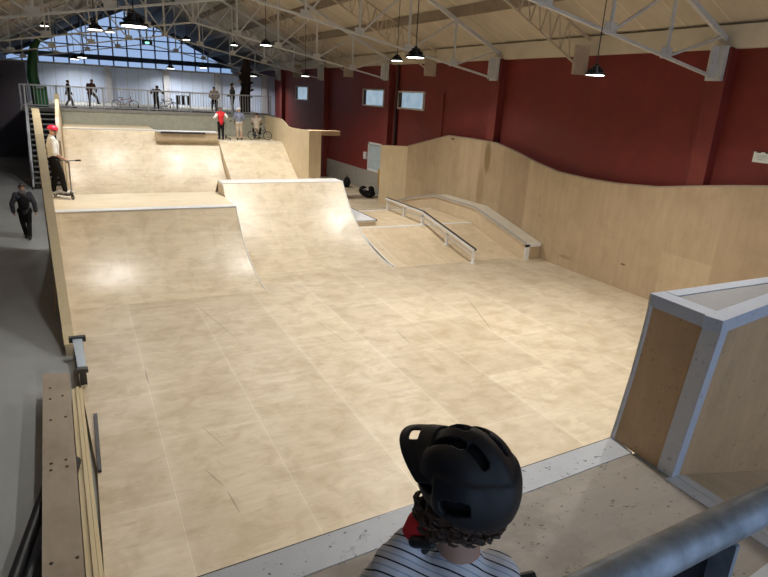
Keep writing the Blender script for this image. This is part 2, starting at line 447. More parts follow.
# roof: two slopes with depth, purlins below
ce = struct(obj('ceiling', B().prism([(RIDGE, -4, roofz(RIDGE)), (RX + .5, -4, roofz(RX + .5)), (RX + .5, -4, roofz(RX + .5) + .2), (RIDGE, -4, roofz(RIDGE) + .2)], (0, END + 4, 0)), 'roof'))
struct(obj('ceiling', B().prism([(RIDGE, -4, roofz(RIDGE)), (RIDGE, -4, roofz(RIDGE) + .2), (LX - .5, -4, roofz(LX - .5) + .2), (LX - .5, -4, roofz(LX - .5))], (0, END + 4, 0)), 'roof'))
NODES = [1.53 * k for k in range(6)]
for sgn in (1, -1):
    for n in NODES[1:5]:
        x = RIDGE + sgn * n; z = roofz(x)
        struct(obj('purlin', B().box(x - .035, x + .035, -4, END, z - .29, z - .005), 'purlin', ce))
# partition at the back
wb = struct(obj('wall_back', B().box(-2.25, RX, PART, PART + .12, GZ, 5.1), 'panel'))
struct(obj('shade_toned_panel', B().box(LX, -2.2, PART - .03, PART + .12, GZ, 5.02), 'paneld', wb))  # unlit left part of the partition, its shade put into a darker colour
struct(obj('top_rail', B().box(LX, RX, PART - .08, PART + .16, 5.02, 5.12), 'platslab', wb))
for x in (-1.75, 1.95, 5.15, 8.2, 11.2):
    struct(obj('partition_column', B().box(x - .17, x + .17, PART - .22, PART + .0, GZ, 5.1), 'post_grey', wb))
for i in range(22):
    x = -2.0 + i * .62
    struct(obj('panel_seam', B().box(x - .012, x + .012, PART - .012, PART, 2.5, 5.0), 'post_grey', wb))
# end gable
gz0 = 5.95
we = struct(obj('wall_end', B().box(LX, RX, END, END + .2, GZ, 5.25), 'paneld'))
struct(obj('gable_beam', B().box(LX, RX, END - .2, END + .05, 5.75, 6.1), 'mullion', we))
gw = struct(obj('window_4', B().poly([(LX, END + .1, 5.25), (RX, END + .1, 5.25), (RX, END + .1, 5.72), (RIDGE, END + .1, roofz(RIDGE)), (LX, END + .1, 5.72)], [(0, 1, 2, 3, 4)]), 'gpane'))
mb = B()
for i in range(17):
    x = LX + i * 1.0
    mb.box(x - .05, x + .05, END, END + .09, 5.25, max(5.5, roofz(x)))
struct(obj('glazing_bars', mb, 'mullion', gw))
mb = B()
for z in (6.7, 7.4, 8.1, 8.8):
    w = 8 - (z - ROOF0) / SLOPE
    mb.box(RIDGE - w, RIDGE + w, END, END + .09, z - .04, z + .04)
struct(obj('glazing_rails', mb, 'mullion', gw))
mb = B()
for sgn in (1, -1):
    mb.prism([(RIDGE, END - .25, roofz(RIDGE)), (RIDGE + sgn * 8, END - .25, ROOF0), (RIDGE + sgn * 8, END - .25, ROOF0 - .3), (RIDGE, END - .25, roofz(RIDGE) - .34)], (0, .2, 0))
struct(obj('gable_rafters', mb, 'mullion', we))

# windows in the red wall
def red_window(n, y0, y1, z0, z1):
    w = struct(obj('window_%d' % n, B().box(RX - .03, RX - .006, y0, y1, z0, z1), 'winpane'))
    b = B(); t = .06
    b.box(RX - .07, RX, y0 - t, y0, z0 - t, z1 + t); b.box(RX - .07, RX, y1, y1 + t, z0 - t, z1 + t)
    b.box(RX - .07, RX, y0, y1, z0 - t, z0); b.box(RX - .07, RX, y0, y1, z1, z1 + t)
    struct(obj('window_frame', b, 'winframe', w))
    ym = y1 - (y1 - y0) * .13
    struct(obj('window_reveal', B().box(RX - .045, RX - .03, ym, y1, z0, z1), 'reveal', w))
def daylight_pane():
    m, nt, b = new_mat('daylit frosted window pane')
    tc = N(nt, 'ShaderNodeTexCoord'); nz = N(nt, 'ShaderNodeTexNoise', Scale=3.0, Detail=4.0); lk(nt, tc.outputs['Object'], nz.inputs['Vector'])
    c = ramp(nt, nz.outputs[0], .3, (.25, .38, .50), .7, (.40, .52, .62))
    lk(nt, c, b.inputs['Emission Color']); b.inputs['Emission Strength'].default_value = .8
    b.inputs['Base Color'].default_value = (.1, .12, .14, 1); b.inputs['Roughness'].default_value = .2
    return m
M['winpane'] = daylight_pane()
red_window(1, 20.45, 22.45, 3.84, 4.42)
red_window(2, 23.85, 25.9, 3.84, 4.46)
red_window(3, 33.5, 35.5, 3.84, 4.5)

# white door leaf in the red wall, beside the end of the plywood barrier
dw = struct(obj('door_1', B().box(RX - .09, RX - .02, 23.1, 25.05, 0, 1.02), 'skirt'))
b = B()
b.box(RX - .11, RX - .02, 24.98, 25.06, .98, 2.22); b.box(RX - .11, RX - .02, 23.1, 23.18, .98, 2.22)
b.box(RX - .11, RX - .02, 23.1, 25.06, 2.15, 2.23); b.box(RX - .12, RX - .02, 23.1, 25.06, .96, 1.05)
struct(obj('door_frame', b, 'doorwhite', dw))
struct(obj('door_pane', B().box(RX - .06, RX - .03, 23.18, 24.98, 1.05, 2.15), 'doorpane', dw))
fb = tag(obj('fuse_box', B().box(RX - .10, RX, 25.3, 25.56, 1.42, 1.74), 'doorwhite', bevel=.01), 'small white switch box on the red wall beside the white door', 'switch box')
# red vertical pipe and shallow recessed panel on the red wall
tag(obj('drain_pipe', B().tube([(RX - .09, 22.55, 0), (RX - .09, 22.55, 5.5)], .07, 12), 'piperd', smooth=True), 'dark vertical drainpipe on the red wall between the two small windows', 'pipe')
struct(obj('trim_2', B().box(RX - .05, RX, 19.0, 19.2, 0, 4.45), 'redp'))
# wall sign
sg = thing('wall_sign', 'small white notice on the red wall above the plywood barrier at far right', 'sign', (RX - .02, 7.15, 3.46))
obj('board', B().obox((RX - .02, 7.2, 3.46), (.03, .36, .20)), 'sign', sg)
for yy in (7.11, 7.28): obj('clip', B().obox((RX - .04, yy, 3.555), (.02, .08, .022)), 'black', sg)
for zz, w in ((3.49, .2), (3.455, .24), (3.42, .16)): obj('print_line', B().obox((RX - .036, 7.2, zz), (.004, w, .014)), 'signtext', sg)
pn = tag(obj('timber_beam', B().box(8.42, 9.75, 23.35, 23.75, 2.58, 2.77), 'wood', bevel=.01), 'brown timber beam projecting from the top of the plywood barrier toward the red wall', 'beam')

# ------------------------------------------------------------------ roof steel
def truss_things():
    """main truss in local coordinates about the ridge line at y = 0"""
    t = thing('roof_truss', '', 'truss', (RIDGE, pil_y[0], 0))
    Y = 0
    top = lambda n: ROOF0 + SLOPE * (8 - n) - .36
    bot = lambda n: 6.34 - (n / 7.75) * 1.44
    for s in (1, -1):
        obj('top_chord', B().bar((0, Y, top(0)), (s * 7.75, Y, top(7.75)), .09, .10), 'truss', t, world=False)
        obj('bottom_chord', B().bar((0, Y, bot(0)), (s * 7.75, Y, bot(7.75)), .075, .05), 'truss', t, world=False)
        for i, n in enumerate(NODES[1:]):
            if n < 7.5: obj('web_post', B().bar((s * n, Y, bot(n)), (s * n, Y, top(n)), .055, .055), 'truss', t, world=False)
            p = NODES[i]
            obj('web_diagonal', B().bar((s * p, Y, bot(p)), (s * min(n, 7.7), Y, top(min(n, 7.7))), .045, .045), 'truss', t, world=False)
            obj('gusset', B().obox((s * p, Y, bot(p) + .07), (.28, .03, .2)), 'truss', t, world=False)
        obj('end_plate', B().box(s * 7.62 - .03, s * 7.62 + .06, -.17, .17, 4.86, 5.52).box(min(s*7.4, s*7.66), max(s*7.4, s*7.66), -.02, .02, 4.9, 5.5), 'truss', t, world=False)
    obj('web_post', B().bar((0, Y, bot(0)), (0, Y, top(0)), .08, .08), 'truss', t, world=False)
    return t
tr0 = truss_things()
tl = ['nearest pale steel roof truss, ending above the red pilaster at far right',
      'second roof truss from the camera, ending above the pilaster behind the plywood barrier peak',
      'third roof truss from the camera, ending beside the drainpipe and small windows',
      'fourth roof truss from the camera, ending over the wall left of the windows',
      'farthest roof truss, just before the white partition']
tr0['label'] = tl[0]; tr0['group'] = 'main roof trusses'
for y, l in zip(pil_y[1:], tl[1:]): dup(tr0, (RIDGE, y, 0), 0, l, 'main roof trusses')

def lattice():
    t = thing('lattice_rafter', '', 'rafter', (RIDGE, 0, 0))
    x0, x1 = .3, 7.76
    zt = lambda x: ROOF0 + SLOPE * (8 - x) - .18
    zb = lambda x: zt(x) - .50 - .28 * (x - x0) / (x1 - x0)
    obj('top_chord', B().bar((x0, 0, zt(x0)), (x1, 0, zt(x1)), .05, .06), 'lattice', t, world=False)
    obj('bottom_chord', B().bar((x0, 0, zb(x0)), (x1 - .1, 0, zb(x1 - .1)), .05, .04), 'lattice', t, world=False)
    n = 20
    for i in range(n):
        a = x0 + (x1 - .6 - x0) * i / n; c = x0 + (x1 - .6 - x0) * (i + .5) / n; e = x0 + (x1 - .6 - x0) * (i + 1) / n
        obj('lattice_bar', B().bar((a, 0, zb(a)), (c, 0, zt(c)), .026, .026).bar((c, 0, zt(c)), (e, 0, zb(e)), .026, .026), 'lattice', t, world=False)
    obj('end_bracket', B().box(7.3, 7.78, -.02, .02, 5.0, 5.70), 'lattice', t, world=False)
    return t
la0 = lattice()
mid = [pil_y[0] + 3.7 + 7.4 * k for k in range(4)]
ll = ['nearest lattice rafter under the right roof slope, ending beside the wall lamp at far right',
      'second lattice rafter on the right slope, ending above the plywood barrier',
      'third lattice rafter on the right slope, ending above the small windows',
      'farthest lattice rafter on the right slope, deep in the hall']
la0.location = (RIDGE, mid[0], 0); la0['label'] = ll[0]; la0['group'] = 'lattice rafters right'
for y, l in zip(mid[1:], ll[1:]): dup(la0, (RIDGE, y, 0), 0, l, 'lattice rafters right')
for y, l in zip(mid[1:], ['nearest lattice rafter in view under the dark left roof slope', 'middle lattice rafter under the dark left roof slope', 'farthest lattice rafter under the dark left roof slope']):
    dup(la0, (RIDGE, y, 0), PI, l, 'lattice rafters left')

# ------------------------------------------------------------------ lamps
def lamp():
    t = thing('pendant_lamp', '', 'lamp')
    obj('cable', B().tube([(0, 0, .2), (0, 0, 1.0)], .012, 6), 'lampbody', t, world=False)
    obj('housing', B().lathe([(.03, .24), (.05, .20), (.10, .19), (.105, .10), (.13, .095), (.14, .05), (.235, .035), (.24, -.012), (.20, -.014)]), 'lampbody', t, world=False, smooth=True, ang=30)
    hs = B()
    for k in range(10):
        a = 2*PI*k/10; d = V((math.cos(a), math.sin(a), 0))
        hs.bar(V((0, 0, .12)) + d * .10, V((0, 0, .06)) + d * .17, .012, .06)
    obj('cooling_fins', hs, 'lampbody', t, world=False)
    obj('lens', B().lathe([(.02, -.010), (.205, -.012), (.205, -.022), (.02, -.032)]), 'lens', t, world=False, smooth=True)
    return t
L0 = lamp()
def area(name, loc, power, r=.2):
    l = bpy.data.lights.new(name, 'AREA'); l.shape = 'DISK'; l.size = 2 * r; l.energy = power; l.color = (1.0, .98, .94); l.spread = math.radians(150)
    o = bpy.data.objects.new(name, l); C.objects.link(o); o.location = loc
    return o
LF = .74
LP = 53
lamps = [
 ((1.07, 11.99, 5.16), 'largest pendant lamp at top left, hanging over the left ramp'),
 ((.818, 22.06, 5.75), 'pendant lamp just left of the largest lamp at top left'),
 ((2.05, 36.4, 6.7), 'small pendant lamp between the two bigger lamps at top left'),
 ((-1.05, 40.5, 7.0), 'leftmost small pendant lamp under the dark left roof'),
 ((6.3, 39.0, 6.82), 'small pendant lamp under the blue lit roof right of the glazed gable'),
 ((9.19, 39.4, 6.78), 'small pendant lamp under the dark roof left of the brighter lamp'),
 ((6.76, 23.8, 5.86), 'bright pendant lamp over the tall ramp at upper centre left'),
 ((11.2, 31.9, 5.06), 'small pendant lamp in front of the far red wall window'),
 ((11.1, 21.25, 5.55), 'small pendant lamp left of the big black lamp above the two small windows'),
 ((7.46, 13.33, 5.16), 'big black pendant lamp at top centre above the two small windows'),
 ((11.1, 11.08, 4.97), 'pendant lamp hanging in front of the red wall at upper right'),
 ((5.25, 38.5, 5.16), 'low pendant lamp in front of the white partition above the dark seated group'),
 ((7.0, 37.9, 5.3), 'low pendant lamp at the partition top, left of the dark brown trunk'),
 ((10.0, 38.1, 5.02), 'low pendant lamp just right of the dark brown trunk'),
 ((.62, 36.6, 5.36), 'low pendant lamp above the partition over the fence, left part'),
 ((.27, 38.3, 5.3), 'very small pendant lamp touching the left side of the low lamp above the partition'),
]
for i, (p, lab) in enumerate(lamps):
    lf = {0: .74, 1: .74, 6: .67, 8: .77, 9: .74, 10: .74, 2: .70, 3: .66, 4: .66, 7: .74, 5: .66}.get(i, 1.0)
    p = (p[0] * lf, p[1] * lf, 4.2 + (p[2] - 4.2) * lf)
    t = L0 if i == 0 else dup(L0, p, 0, lab)
    t.location = p; t['label'] = lab; t['group'] = 'round pendant lamps'
    top = roofz(p[0]) - .02
    # each cable reaches its own roof height
    for ch in t.children:
        if ch.name.startswith('cable'):
            ch.scale = (1, 1, (top - p[2]) / lf); ch.location = (0, 0, .2 - .2 * (top - p[2]) / lf)
    t.scale = (lf, lf, lf)
    a = area('lamp_light', (0, 0, -.045), LP * ((.62 if i in (2, 3, 4, 5) else 1) if lf < .99 else .45), .2); a.parent = t
for p, lab in (((3.4, 5.0, 5.6), 'added unseen pendant lamp over the near left plywood floor'), ((7.6, 4.8, 6.2), 'added unseen pendant lamp over the near middle plywood floor')):  # two unseen lamps added to brighten the near floor
    t = dup(L0, p, 0, lab, 'round pendant lamps')
    top = roofz(p[0]) - .02
    for ch in t.children:
        if ch.name.startswith('cable'):
            ch.scale = (1, 1, (top - p[2]) / LF); ch.location = (0, 0, .2 - .2 * (top - p[2]) / LF)
    a = area('lamp_light', (0, 0, -.045), LP, .2); a.parent = t

ex = thing('emergency_light', 'small green lit emergency sign hanging among the far trusses at upper left', 'sign', (4.0, 38.0, 6.45))
obj('casing', B().obox((4.0, 38.0, 6.45), (.55, .12, .24)), 'black', ex)
obj('lit_face', B().obox((4.0, 37.93, 6.41), (.22, .02, .10)), 'exit', ex)

# ------------------------------------------------------------------ ramps
def arc(y0, y1, h, n=14):
    """transition from the floor at y0 to height h at y1"""
    L = abs(y1 - y0); r = (L*L + h*h) / (2*h); s = 1 if y1 > y0 else -1
    th = math.asin(min(1, L / r)) if h < r else PI/2
    return [(y0 + s * r * math.sin(th*i/n), r * (1 - math.cos(th*i/n))) for i in range(n + 1)]

def slab(x0, x1, prof, th=.02):
    """sheet following a (y, z) profile with thickness"""
    n = len(prof); pts = []; fs = []
    for x in (x0, x1):
        for (y, z) in prof: pts.append((x, y, z + .001))
        for (y, z) in prof: pts.append((x, y, max(z - th, -.01)))
    k = 2 * n
    for i in range(n - 1):
        fs.append((i, i+1, k+i+1, k+i)); fs.append((n+i, k+n+i, k+n+i+1, n+i+1))
        fs.append((i, n+i, n+i+1, i+1)); fs.append((k+i, k+i+1, k+n+i+1, k+n+i))
    fs.append((0, k, k+n, n)); fs.append((n-1, n+n-1, k+n+n-1, k+n-1))
    return B().poly(pts, fs)

def side(x0, x1, prof, yb):
    """closed ply side under a profile, down to the floor at yb"""
    pts = [(x0, y, z) for y, z in prof] + [(x0, yb, 0)]
    return B().prism(pts, (x1 - x0, 0, 0))

# left quarter pipe with platform
Q1 = thing('quarter_pipe', 'wide left quarter pipe with a plywood platform the scooter rider stands on', 'ramp', (1.4, 13.5, 0))
p1 = arc(12.15, 14.92, 1.38)
xa, xb = lx(14.5) + .01, 3.44
obj('riding_surface', slab(xa, xb, p1), 'ramp', Q1, smooth=True, ang=60)
prof = p1 + [(17.25, 1.38)]
obj('side_panel', side(xb - .03, xb - .001, prof, 17.25), 'side', Q1)
obj('side_panel', side(xa - .10, xa - .07, prof, 17.25), 'side', Q1)
obj('deck', B().box(xa - .15, xb, 15.16, 17.25, 1.33, 1.382), 'deck_far', Q1)
obj('coping', B().box(xa, xb + .01, 14.9, 15.16, 1.30, 1.386), 'white', Q1, bevel=.008)
obj('back_panel', B().box(xa - .15, xb, 17.22, 17.25, 0, 1.34), 'side', Q1)
obj('edge_trim', B().tube([(xb - .012, y, z + .006) for y, z in p1], .014, 6), 'whitecl', Q1)

Q2 = thing('quarter_pipe', 'tall right quarter pipe with white top, higher than the platform beside it', 'ramp', (5.2, 15, 0))
p2 = arc(13.1, 16.6, 1.72)
xa2, xb2 = 3.46, 7.04
obj('riding_surface', slab(xa2, xb2, p2), 'ramp', Q2, smooth=True, ang=60)
obj('side_panel', side(xb2 - .03, xb2 - .001, p2 + [(17.2, 1.72)], 17.2), 'side', Q2)
obj('side_panel', side(xa2, xa2 + .03, p2 + [(17.2, 1.72)], 17.2), 'side', Q2)
obj('coping', B().box(xa2 - .01, xb2 + .01, 16.58, 17.2, 1.66, 1.727), 'whitecl', Q2, bevel=.01)
obj('edge_trim', B().tube([(xb2 - .01, y, z + .008) for y, z in p2], .02, 6), 'whitecl', Q2)
obj('edge_trim', B().tube([(xa2 + .01, y, z + .008) for y, z in p2 if z > 1.35], .014, 6), 'whitecl', Q2)
obj('back_slope', slab(xa2, xb2, [(17.2, 1.70), (18.0, 1.0), (19.0, .4), (20.3, 0)]), 'ramp', Q2, smooth=True)

# low bank with flat top under the grind rail
K = thing('bank_ramp', 'low plywood bank with a white lip carrying the grind rail', 'ramp', (9, 15, 0))
pk = [(13.0, 0), (13.35, .03), (13.8, .11), (14.4, .24), (15.0, .39), (15.45, .5)]
obj('riding_surface', slab(7.06, 11.1, pk), 'bank', K, smooth=True, ang=60)
obj('deck', B().box(7.06, 11.1, 15.55, 18.0, .45, .501), 'bank', K)
obj('coping', B().box(7.06, 11.1, 15.43, 15.57, .45, .506), 'whitecl', K)
obj('back_coping', B().box(7.06, 11.1, 17.95, 18.07, .45, .506), 'whitecl', K)
obj('back_bank', slab(7.06, 11.1, [(18.07, .5), (18.7, .34), (19.4, .13), (20.2, 0)]), 'bank', K, smooth=True)
obj('side_panel', side(7.06, 7.09, pk + [(18.0, .5)], 18.0), 'side', K)
obj('edge_trim', B().tube([(7.08, y, z + .01) for y, z in pk], .022, 6), 'whitecl', K)

# small grind pad half hidden by the tall quarter pipe
P = thing('grind_pad', 'low white edged grind pad peeking out behind the tall quarter pipe', 'grind box', (7.6, 16.9, .5))
obj('body', B().box(7.2, 7.82, 15.8, 18.3, .5, .62), 'side', P)
obj('lid', B().box(7.18, 7.84, 15.78, 18.3, .62, .67), 'white', P)
obj('steel_edge', B().box(7.83, 7.87, 15.78, 18.3, .625, .675), 'steeldark', P)

# grind rail
rx = 9.35
RL = thing('grind_rail', 'kinked black and white steel grind rail running down the low bank', 'rail', (rx, 15.5, 0))
kz = [(12.75, 0, .42), (15.6, .5, .92), (18.05, .5, .92)]
obj('top_bar', B().bar((rx, 12.7, .40), (rx, 15.6, .90), .07, .05).bar((rx, 15.6, .90), (rx, 18.1, .90), .07, .05), 'steeldark', RL)
obj('side_bar', B().bar((rx - .045, 12.7, .375), (rx - .045, 15.6, .875), .02, .07).bar((rx - .045, 15.6, .875), (rx - .045, 18.1, .875), .02, .07), 'whitecl', RL)
obj('lower_bar', B().bar((rx, 12.75, .21), (rx, 15.6, .71), .035, .035).bar((rx, 15.6, .71), (rx, 18.05, .71), .035, .035), 'whitecl', RL)
def bankz(y):
    q = pk + [(18.1, .5)]
    if y <= q[0][0]: return 0
    for (a, za), (c, zc) in zip(q, q[1:]):
        if y <= c: return za + (zc - za) * (y - a) / (c - a)
    return .5
for y in (12.78, 14.15, 15.6, 16.8, 18.0):
    zt = .40 + (min(y, 15.6) - 12.7) * .1724
    obj('post', B().box(rx - .03, rx + .03, y - .03, y + .03, bankz(y), zt), 'whitecl', RL)
    obj('foot_plate', B().box(rx - .07, rx + .07, y - .07, y + .07, bankz(y) - .015, bankz(y) + .02), 'whitecl', RL)

# long ledge against the plywood wall
LG = thing('grind_ledge', 'long kinked plywood ledge with worn white top along the tall plywood barrier', 'ledge', (11.35, 16, 0))
pl = [(12.7, .46), (15.35, 1.04), (17.8, 1.02), (19.4, .66), (20.8, .26)]
obj('body', B().prism([(11.12, y, z - .06) for y, z in pl] + [(11.12, 20.8, 0), (11.12, 12.7, 0)], (.48, 0, 0)), 'side', LG)
obj('lid', B().prism([(11.08, y, z) for y, z in pl] + [(11.08, y, z - .07) for y, z in pl[::-1]], (.53, 0, 0)), 'ledgetop', LG)
for (y, z), (y2, z2) in zip(pl, pl[1:]):
    obj('steel_edge', B().bar((11.09, y, z + .002), (11.09, y2, z2 + .002), .06, .04), 'scuffedge', LG)
obj('end_trim', B().box(11.06, 11.2, 12.66, 12.71, 0, .44).box(11.06, 11.6, 12.66, 12.71, .37, .46), 'whitecl', LG)
obj('end_panel', B().box(11.2, 11.59, 12.675, 12.70, 0, .37), 'wallply', LG)

# right plywood barrier: wavy top, bent inward at its far end
tw = [(.4, 2.9), (4.5, 3.05), (6.0, 3.0), (6.8, 2.96), (7.5, 2.86), (8.2, 2.75), (9.2, 2.58), (10.3, 2.49), (11.3, 2.47), (12.4, 2.50), (13.3, 2.64), (14.3, 2.85), (15.3, 3.02), (16.6, 3.04), (18.05, 3.03), (19.5, 2.72), (20.9, 2.41)]
WR = thing('plywood_barrier', 'tall plywood barrier with a wavy top edge along the dark red wall', 'barrier', (WX, 14, 0))
pts = [(WX, y, z) for y, z in tw] + [(WX, 20.9, 0), (WX, .4, 0)]
obj('panel', B().prism(pts, (.05, 0, 0)), 'wallply', WR)
obj('end_panel', B().prism([(WX, 20.9, 0), (10.85, 21.75, 0), (10.85, 21.75, 2.37), (WX, 20.9, 2.41)], (.035, .035, 0)), 'wallply2', WR)
b = B()
for (y, z), (y2, z2) in zip(tw, tw[1:]): b.bar((WX + .03, y, z + .01), (WX + .03, y2, z2 + .01), .07, .03)
obj('top_cap', b, 'bench', WR)

# left barrier
tl_ = [(10.2, .06), (10.7, .22), (11.3, .62), (12.0, 1.05), (12.8, 1.5), (13.6, 2.0), (14.4, 2.55), (15.2, 3.02), (16.0, 3.32), (16.7, 3.45), (17.3, 3.48)]
WL = thing('plywood_barrier', 'left plywood barrier sweeping down beside the scooter rider and left ramp', 'barrier', (-.6, 14, 0))
n = len(tl_); pts = []; fs = []
TH = .14
for y, z in tl_:
    pts += [(lx(y), y, z), (lx(y) - TH, y, z), (lx(y) - TH, y, GZ), (lx(y), y, GZ)]
for i in range(n - 1):
    a = 4 * i; c = a + 4
    for k in range(4): fs.append((a + k, a + (k+1) % 4, c + (k+1) % 4, c + k))
fs.append((3, 2, 1, 0)); fs.append((4*n-4, 4*n-3, 4*n-2, 4*n-1))
obj('panel', B().poly(pts, fs), 'wallply2', WL)
pts = []; fs = []
for y, z in tl_: pts += [(lx(y) + .01, y, z), (lx(y) + .01, y, z + .025), (lx(y) - TH - .01, y, z + .025), (lx(y) - TH - .01, y, z)]
for i in range(n - 1):
    a = 4 * i; c = a + 4
    for k in range(4): fs.append((a + k, a + (k+1) % 4, c + (k+1) % 4, c + k))
fs.append((3, 2, 1, 0)); fs.append((4*n-4, 4*n-3, 4*n-2, 4*n-1))
obj('top_cap', B().poly(pts, fs), 'edge', WL)

# second left barrier beyond the gap, beside the far ramp
W2 = thing('plywood_barrier', 'narrow far left plywood barrier between the stairs and the far ramp', 'barrier', (-.5, 25.5, 0))
obj('panel', B().prism([(-.52, 23.6, GZ), (-.52, 29.6, GZ), (-.52, 29.6, 3.4), (-.52, 27.4, 3.45), (-.52, 25.0, 2.9), (-.52, 23.6, 2.2)], (-.12, 0, 0)), 'wallply2', W2)
obj('end_post', B().box(-.70, -.52, 29.0, 29.25, 2.9, 3.62), 'edge', W2)
# far right barrier
tf = [(23.35, 2.77), (24.5, 2.74), (25.8, 2.72), (26.3, 2.76), (26.7, 2.9), (27.1, 3.0), (27.6, 3.03), (29.88, 3.04)]
W3 = thing('plywood_barrier', 'far plywood barrier with a stepped wavy top at the right of the far bank', 'barrier', (8.4, 26, 0))
obj('panel', B().prism([(8.4, y, z) for y, z in tf] + [(8.4, 29.88, 0), (8.4, 23.35, 0)], (.06, 0, 0)), 'wallply2', W3)
obj('end_panel', B().box(8.38, 8.9, 23.33, 23.37, 0, 2.76), 'wallply2', W3)

# far quarter pipe, box and bank
Q3 = thing('quarter_pipe', 'far quarter pipe behind the scooter rider, topped by a white lip', 'ramp', (2.5, 25, 0))
p3 = arc(23.2, 27.0, 2.4, 18)
p3b = [q for q in p3 if q[1] < 2.02] + [(26.62, 2.04)]
obj('riding_surface', slab(-.5, 2.92, p3), 'ramp', Q3, smooth=True, ang=60)
obj('riding_surface', slab(2.92, 5.48, p3b), 'ramp', Q3, smooth=True, ang=60)
obj('coping', B().box(-.5, 2.92, 26.98, 27.25, 2.36, 2.41), 'whitecl', Q3)
obj('side_panel', side(5.44, 5.47, p3b + [(27.2, 2.04)], 27.2), 'side', Q3)
obj('step_panel', side(2.89, 2.92, [q for q in p3 if q[1] > 1.9] + [(27.3, 2.4)], 27.3), 'side', Q3)
obj('deck', B().box(-.5, 2.92, 27.25, 29.9, 2.33, 2.40), 'deck_far', Q3)
BX = thing('grind_box', 'low plywood box with scuffed dark top edge on the lip of the far quarter pipe', 'grind box', (4.2, 26.9, 2.04))
obj('body', B().box(2.93, 5.42, 26.68, 27.3, 2.04, 2.34), 'side', BX)
obj('lid', B().box(2.93, 5.44, 26.66, 27.32, 2.34, 2.39), 'white', BX)
obj('steel_edge', B().box(3.1, 4.9, 26.645, 26.66, 2.30, 2.37), 'steeldark', BX)
BK = thing('bank_ramp', 'far plywood bank rising to the deck where the child in red stands', 'ramp', (7, 25, 0))
pb = [(23.5, 0), (23.9, .12), (24.6, .62), (26.9, 2.0)]
obj('riding_surface', slab(5.5, 8.38, pb), 'ramp', BK)
obj('deck', B().box(2.92, 8.39, 26.98, 29.9, 1.93, 2.0), 'deck_far', BK)
obj('coping', B().box(5.5, 8.39, 26.86, 27.0, 1.95, 2.006), 'whitecl', BK)
obj('side_panel', side(5.5, 5.52, pb, 26.9), 'side', BK)

# platform with railing behind
PF = struct(obj('floor', B().box(-2.0, 8.95, 30.0, PART, 2.86, 3.04), 'platslab'))
struct(obj('wall_platform', B().box(-.55, 8.92, 29.92, 30.05, GZ, 2.95), 'platwall'))
struct(obj('platform_edge', B().box(-2.0, 8.9, 29.88, 30.0, 2.92, 3.05), 'platslab', PF))
FN = thing('railing', 'long grey steel railing along the edge of the far upper platform', 'railing', (3.3, 30.1, 3.04))
fx0, fx1 = -1.95, 8.75
obj('top_rail', B().bar((fx0, 30.1, 3.93), (fx1, 30.1, 3.93), .06, .06), 'fence', FN)
obj('bottom_rail', B().bar((fx0, 30.1, 3.12), (fx1, 30.1, 3.12), .04, .04), 'fence', FN)
for x in (fx0, -.62, 1.2, 3.05, 4.9, 6.85, fx1): obj('post', B().box(x - .035, x + .035, 30.07, 30.13, 3.04, 3.95), 'fence', FN)
for k in range(1, 86):
    x = fx0 + (fx1 - fx0) * k / 86
    obj('baluster', B().box(x - .012, x + .012, 30.09, 30.11, 3.12, 3.92), 'fence', FN)

# stairs
ST = thing('staircase', 'open steel staircase with dark gaps up to the far platform at left', 'stairs', (-1.2, 29, GZ))
nst = 15
sx0, sx1 = -1.72, -.66
for k in range(nst):
    z = .14 + (3.0 - .14) * k / (nst - 1); y = 28.0 + 1.9 * k / (nst - 1)
    obj('tread', B().box(sx0, sx1, y - .02, y + .26, z - .05, z), 'platslab', ST)
for x in (sx0 - .04, sx1 + .04):
    obj('stringer', B().bar((x, 27.9, -.05), (x, 29.95, 3.0), .06, .22), 'fence', ST)
obj('handrail', B().tube([(sx0 - .06, 28.0, GZ), (sx0 - .06, 28.0, 1.0), (sx0 - .06, 29.95, 3.95), (sx0 - .06, 29.95, 3.0)], .03, 8), 'fence', ST)
obj('handrail', B().tube([(sx1 + .06, 28.4, .4), (sx1 + .06, 28.4, 1.5), (sx1 + .06, 29.95, 3.95), (sx1 + .06, 29.95, 3.0)], .03, 8), 'fence', ST)
obj('riser_shade_sheet', B().box(sx0, sx1, 30.3, 30.34, GZ, 2.86), 'reveal', ST)  # dark sheet added to stand for the shade under the platform

# green bin and bent post, dark trunk
GB = thing('litter_bin', 'green box shaped bin on the far platform at left', 'bin', (-1.16, 30.6, 3.04))
obj('body', B().prism([(-1.42, 30.4, 3.04), (-.95, 30.4, 3.04), (-.97, 30.4, 3.78), (-1.46, 30.4, 3.78)], (0, .4, 0)), 'green', GB, bevel=.03)
obj('lid', B().prism([(-1.48, 30.36, 3.78), (-.95, 30.36, 3.78), (-1.0, 30.36, 3.90), (-1.4, 30.36, 3.90)], (0, .48, 0)), 'green', GB, bevel=.02)
obj('lid_opening', B().box(-1.34, -1.1, 30.34, 30.37, 3.80, 3.86), 'greyhel', GB)
tag(obj('bent_post', B().tube([(-1.35, 31.1, 3.04), (-1.4, 31.1, 3.7), (-1.48, 31.1, 4.3), (-1.42, 31.1, 4.9), (-1.3, 31.1, 5.45), (-1.05, 31.1, 5.85), (-.86, 31.1, 6.0)], [.24, .23, .21, .19, .16, .10, .07], 12), 'greend', smooth=True), 'tall bent dark green post rising behind the green bin', 'post')
TK = thing('wrapped_trunk', 'dark brown wrapped trunk standing behind the railing at its right end', 'trunk', (7.85, 31.5, 3.04))
obj('trunk', B().tube([(7.85, 31.5, 3.04), (7.82, 31.5, 3.8), (7.9, 31.5, 4.3), (7.84, 31.5, 4.8), (7.92, 31.5, 5.3), (7.95, 31.5, 5.75)], [.26, .27, .24, .30, .22, .16], 10), 'brownd', TK, smooth=True)
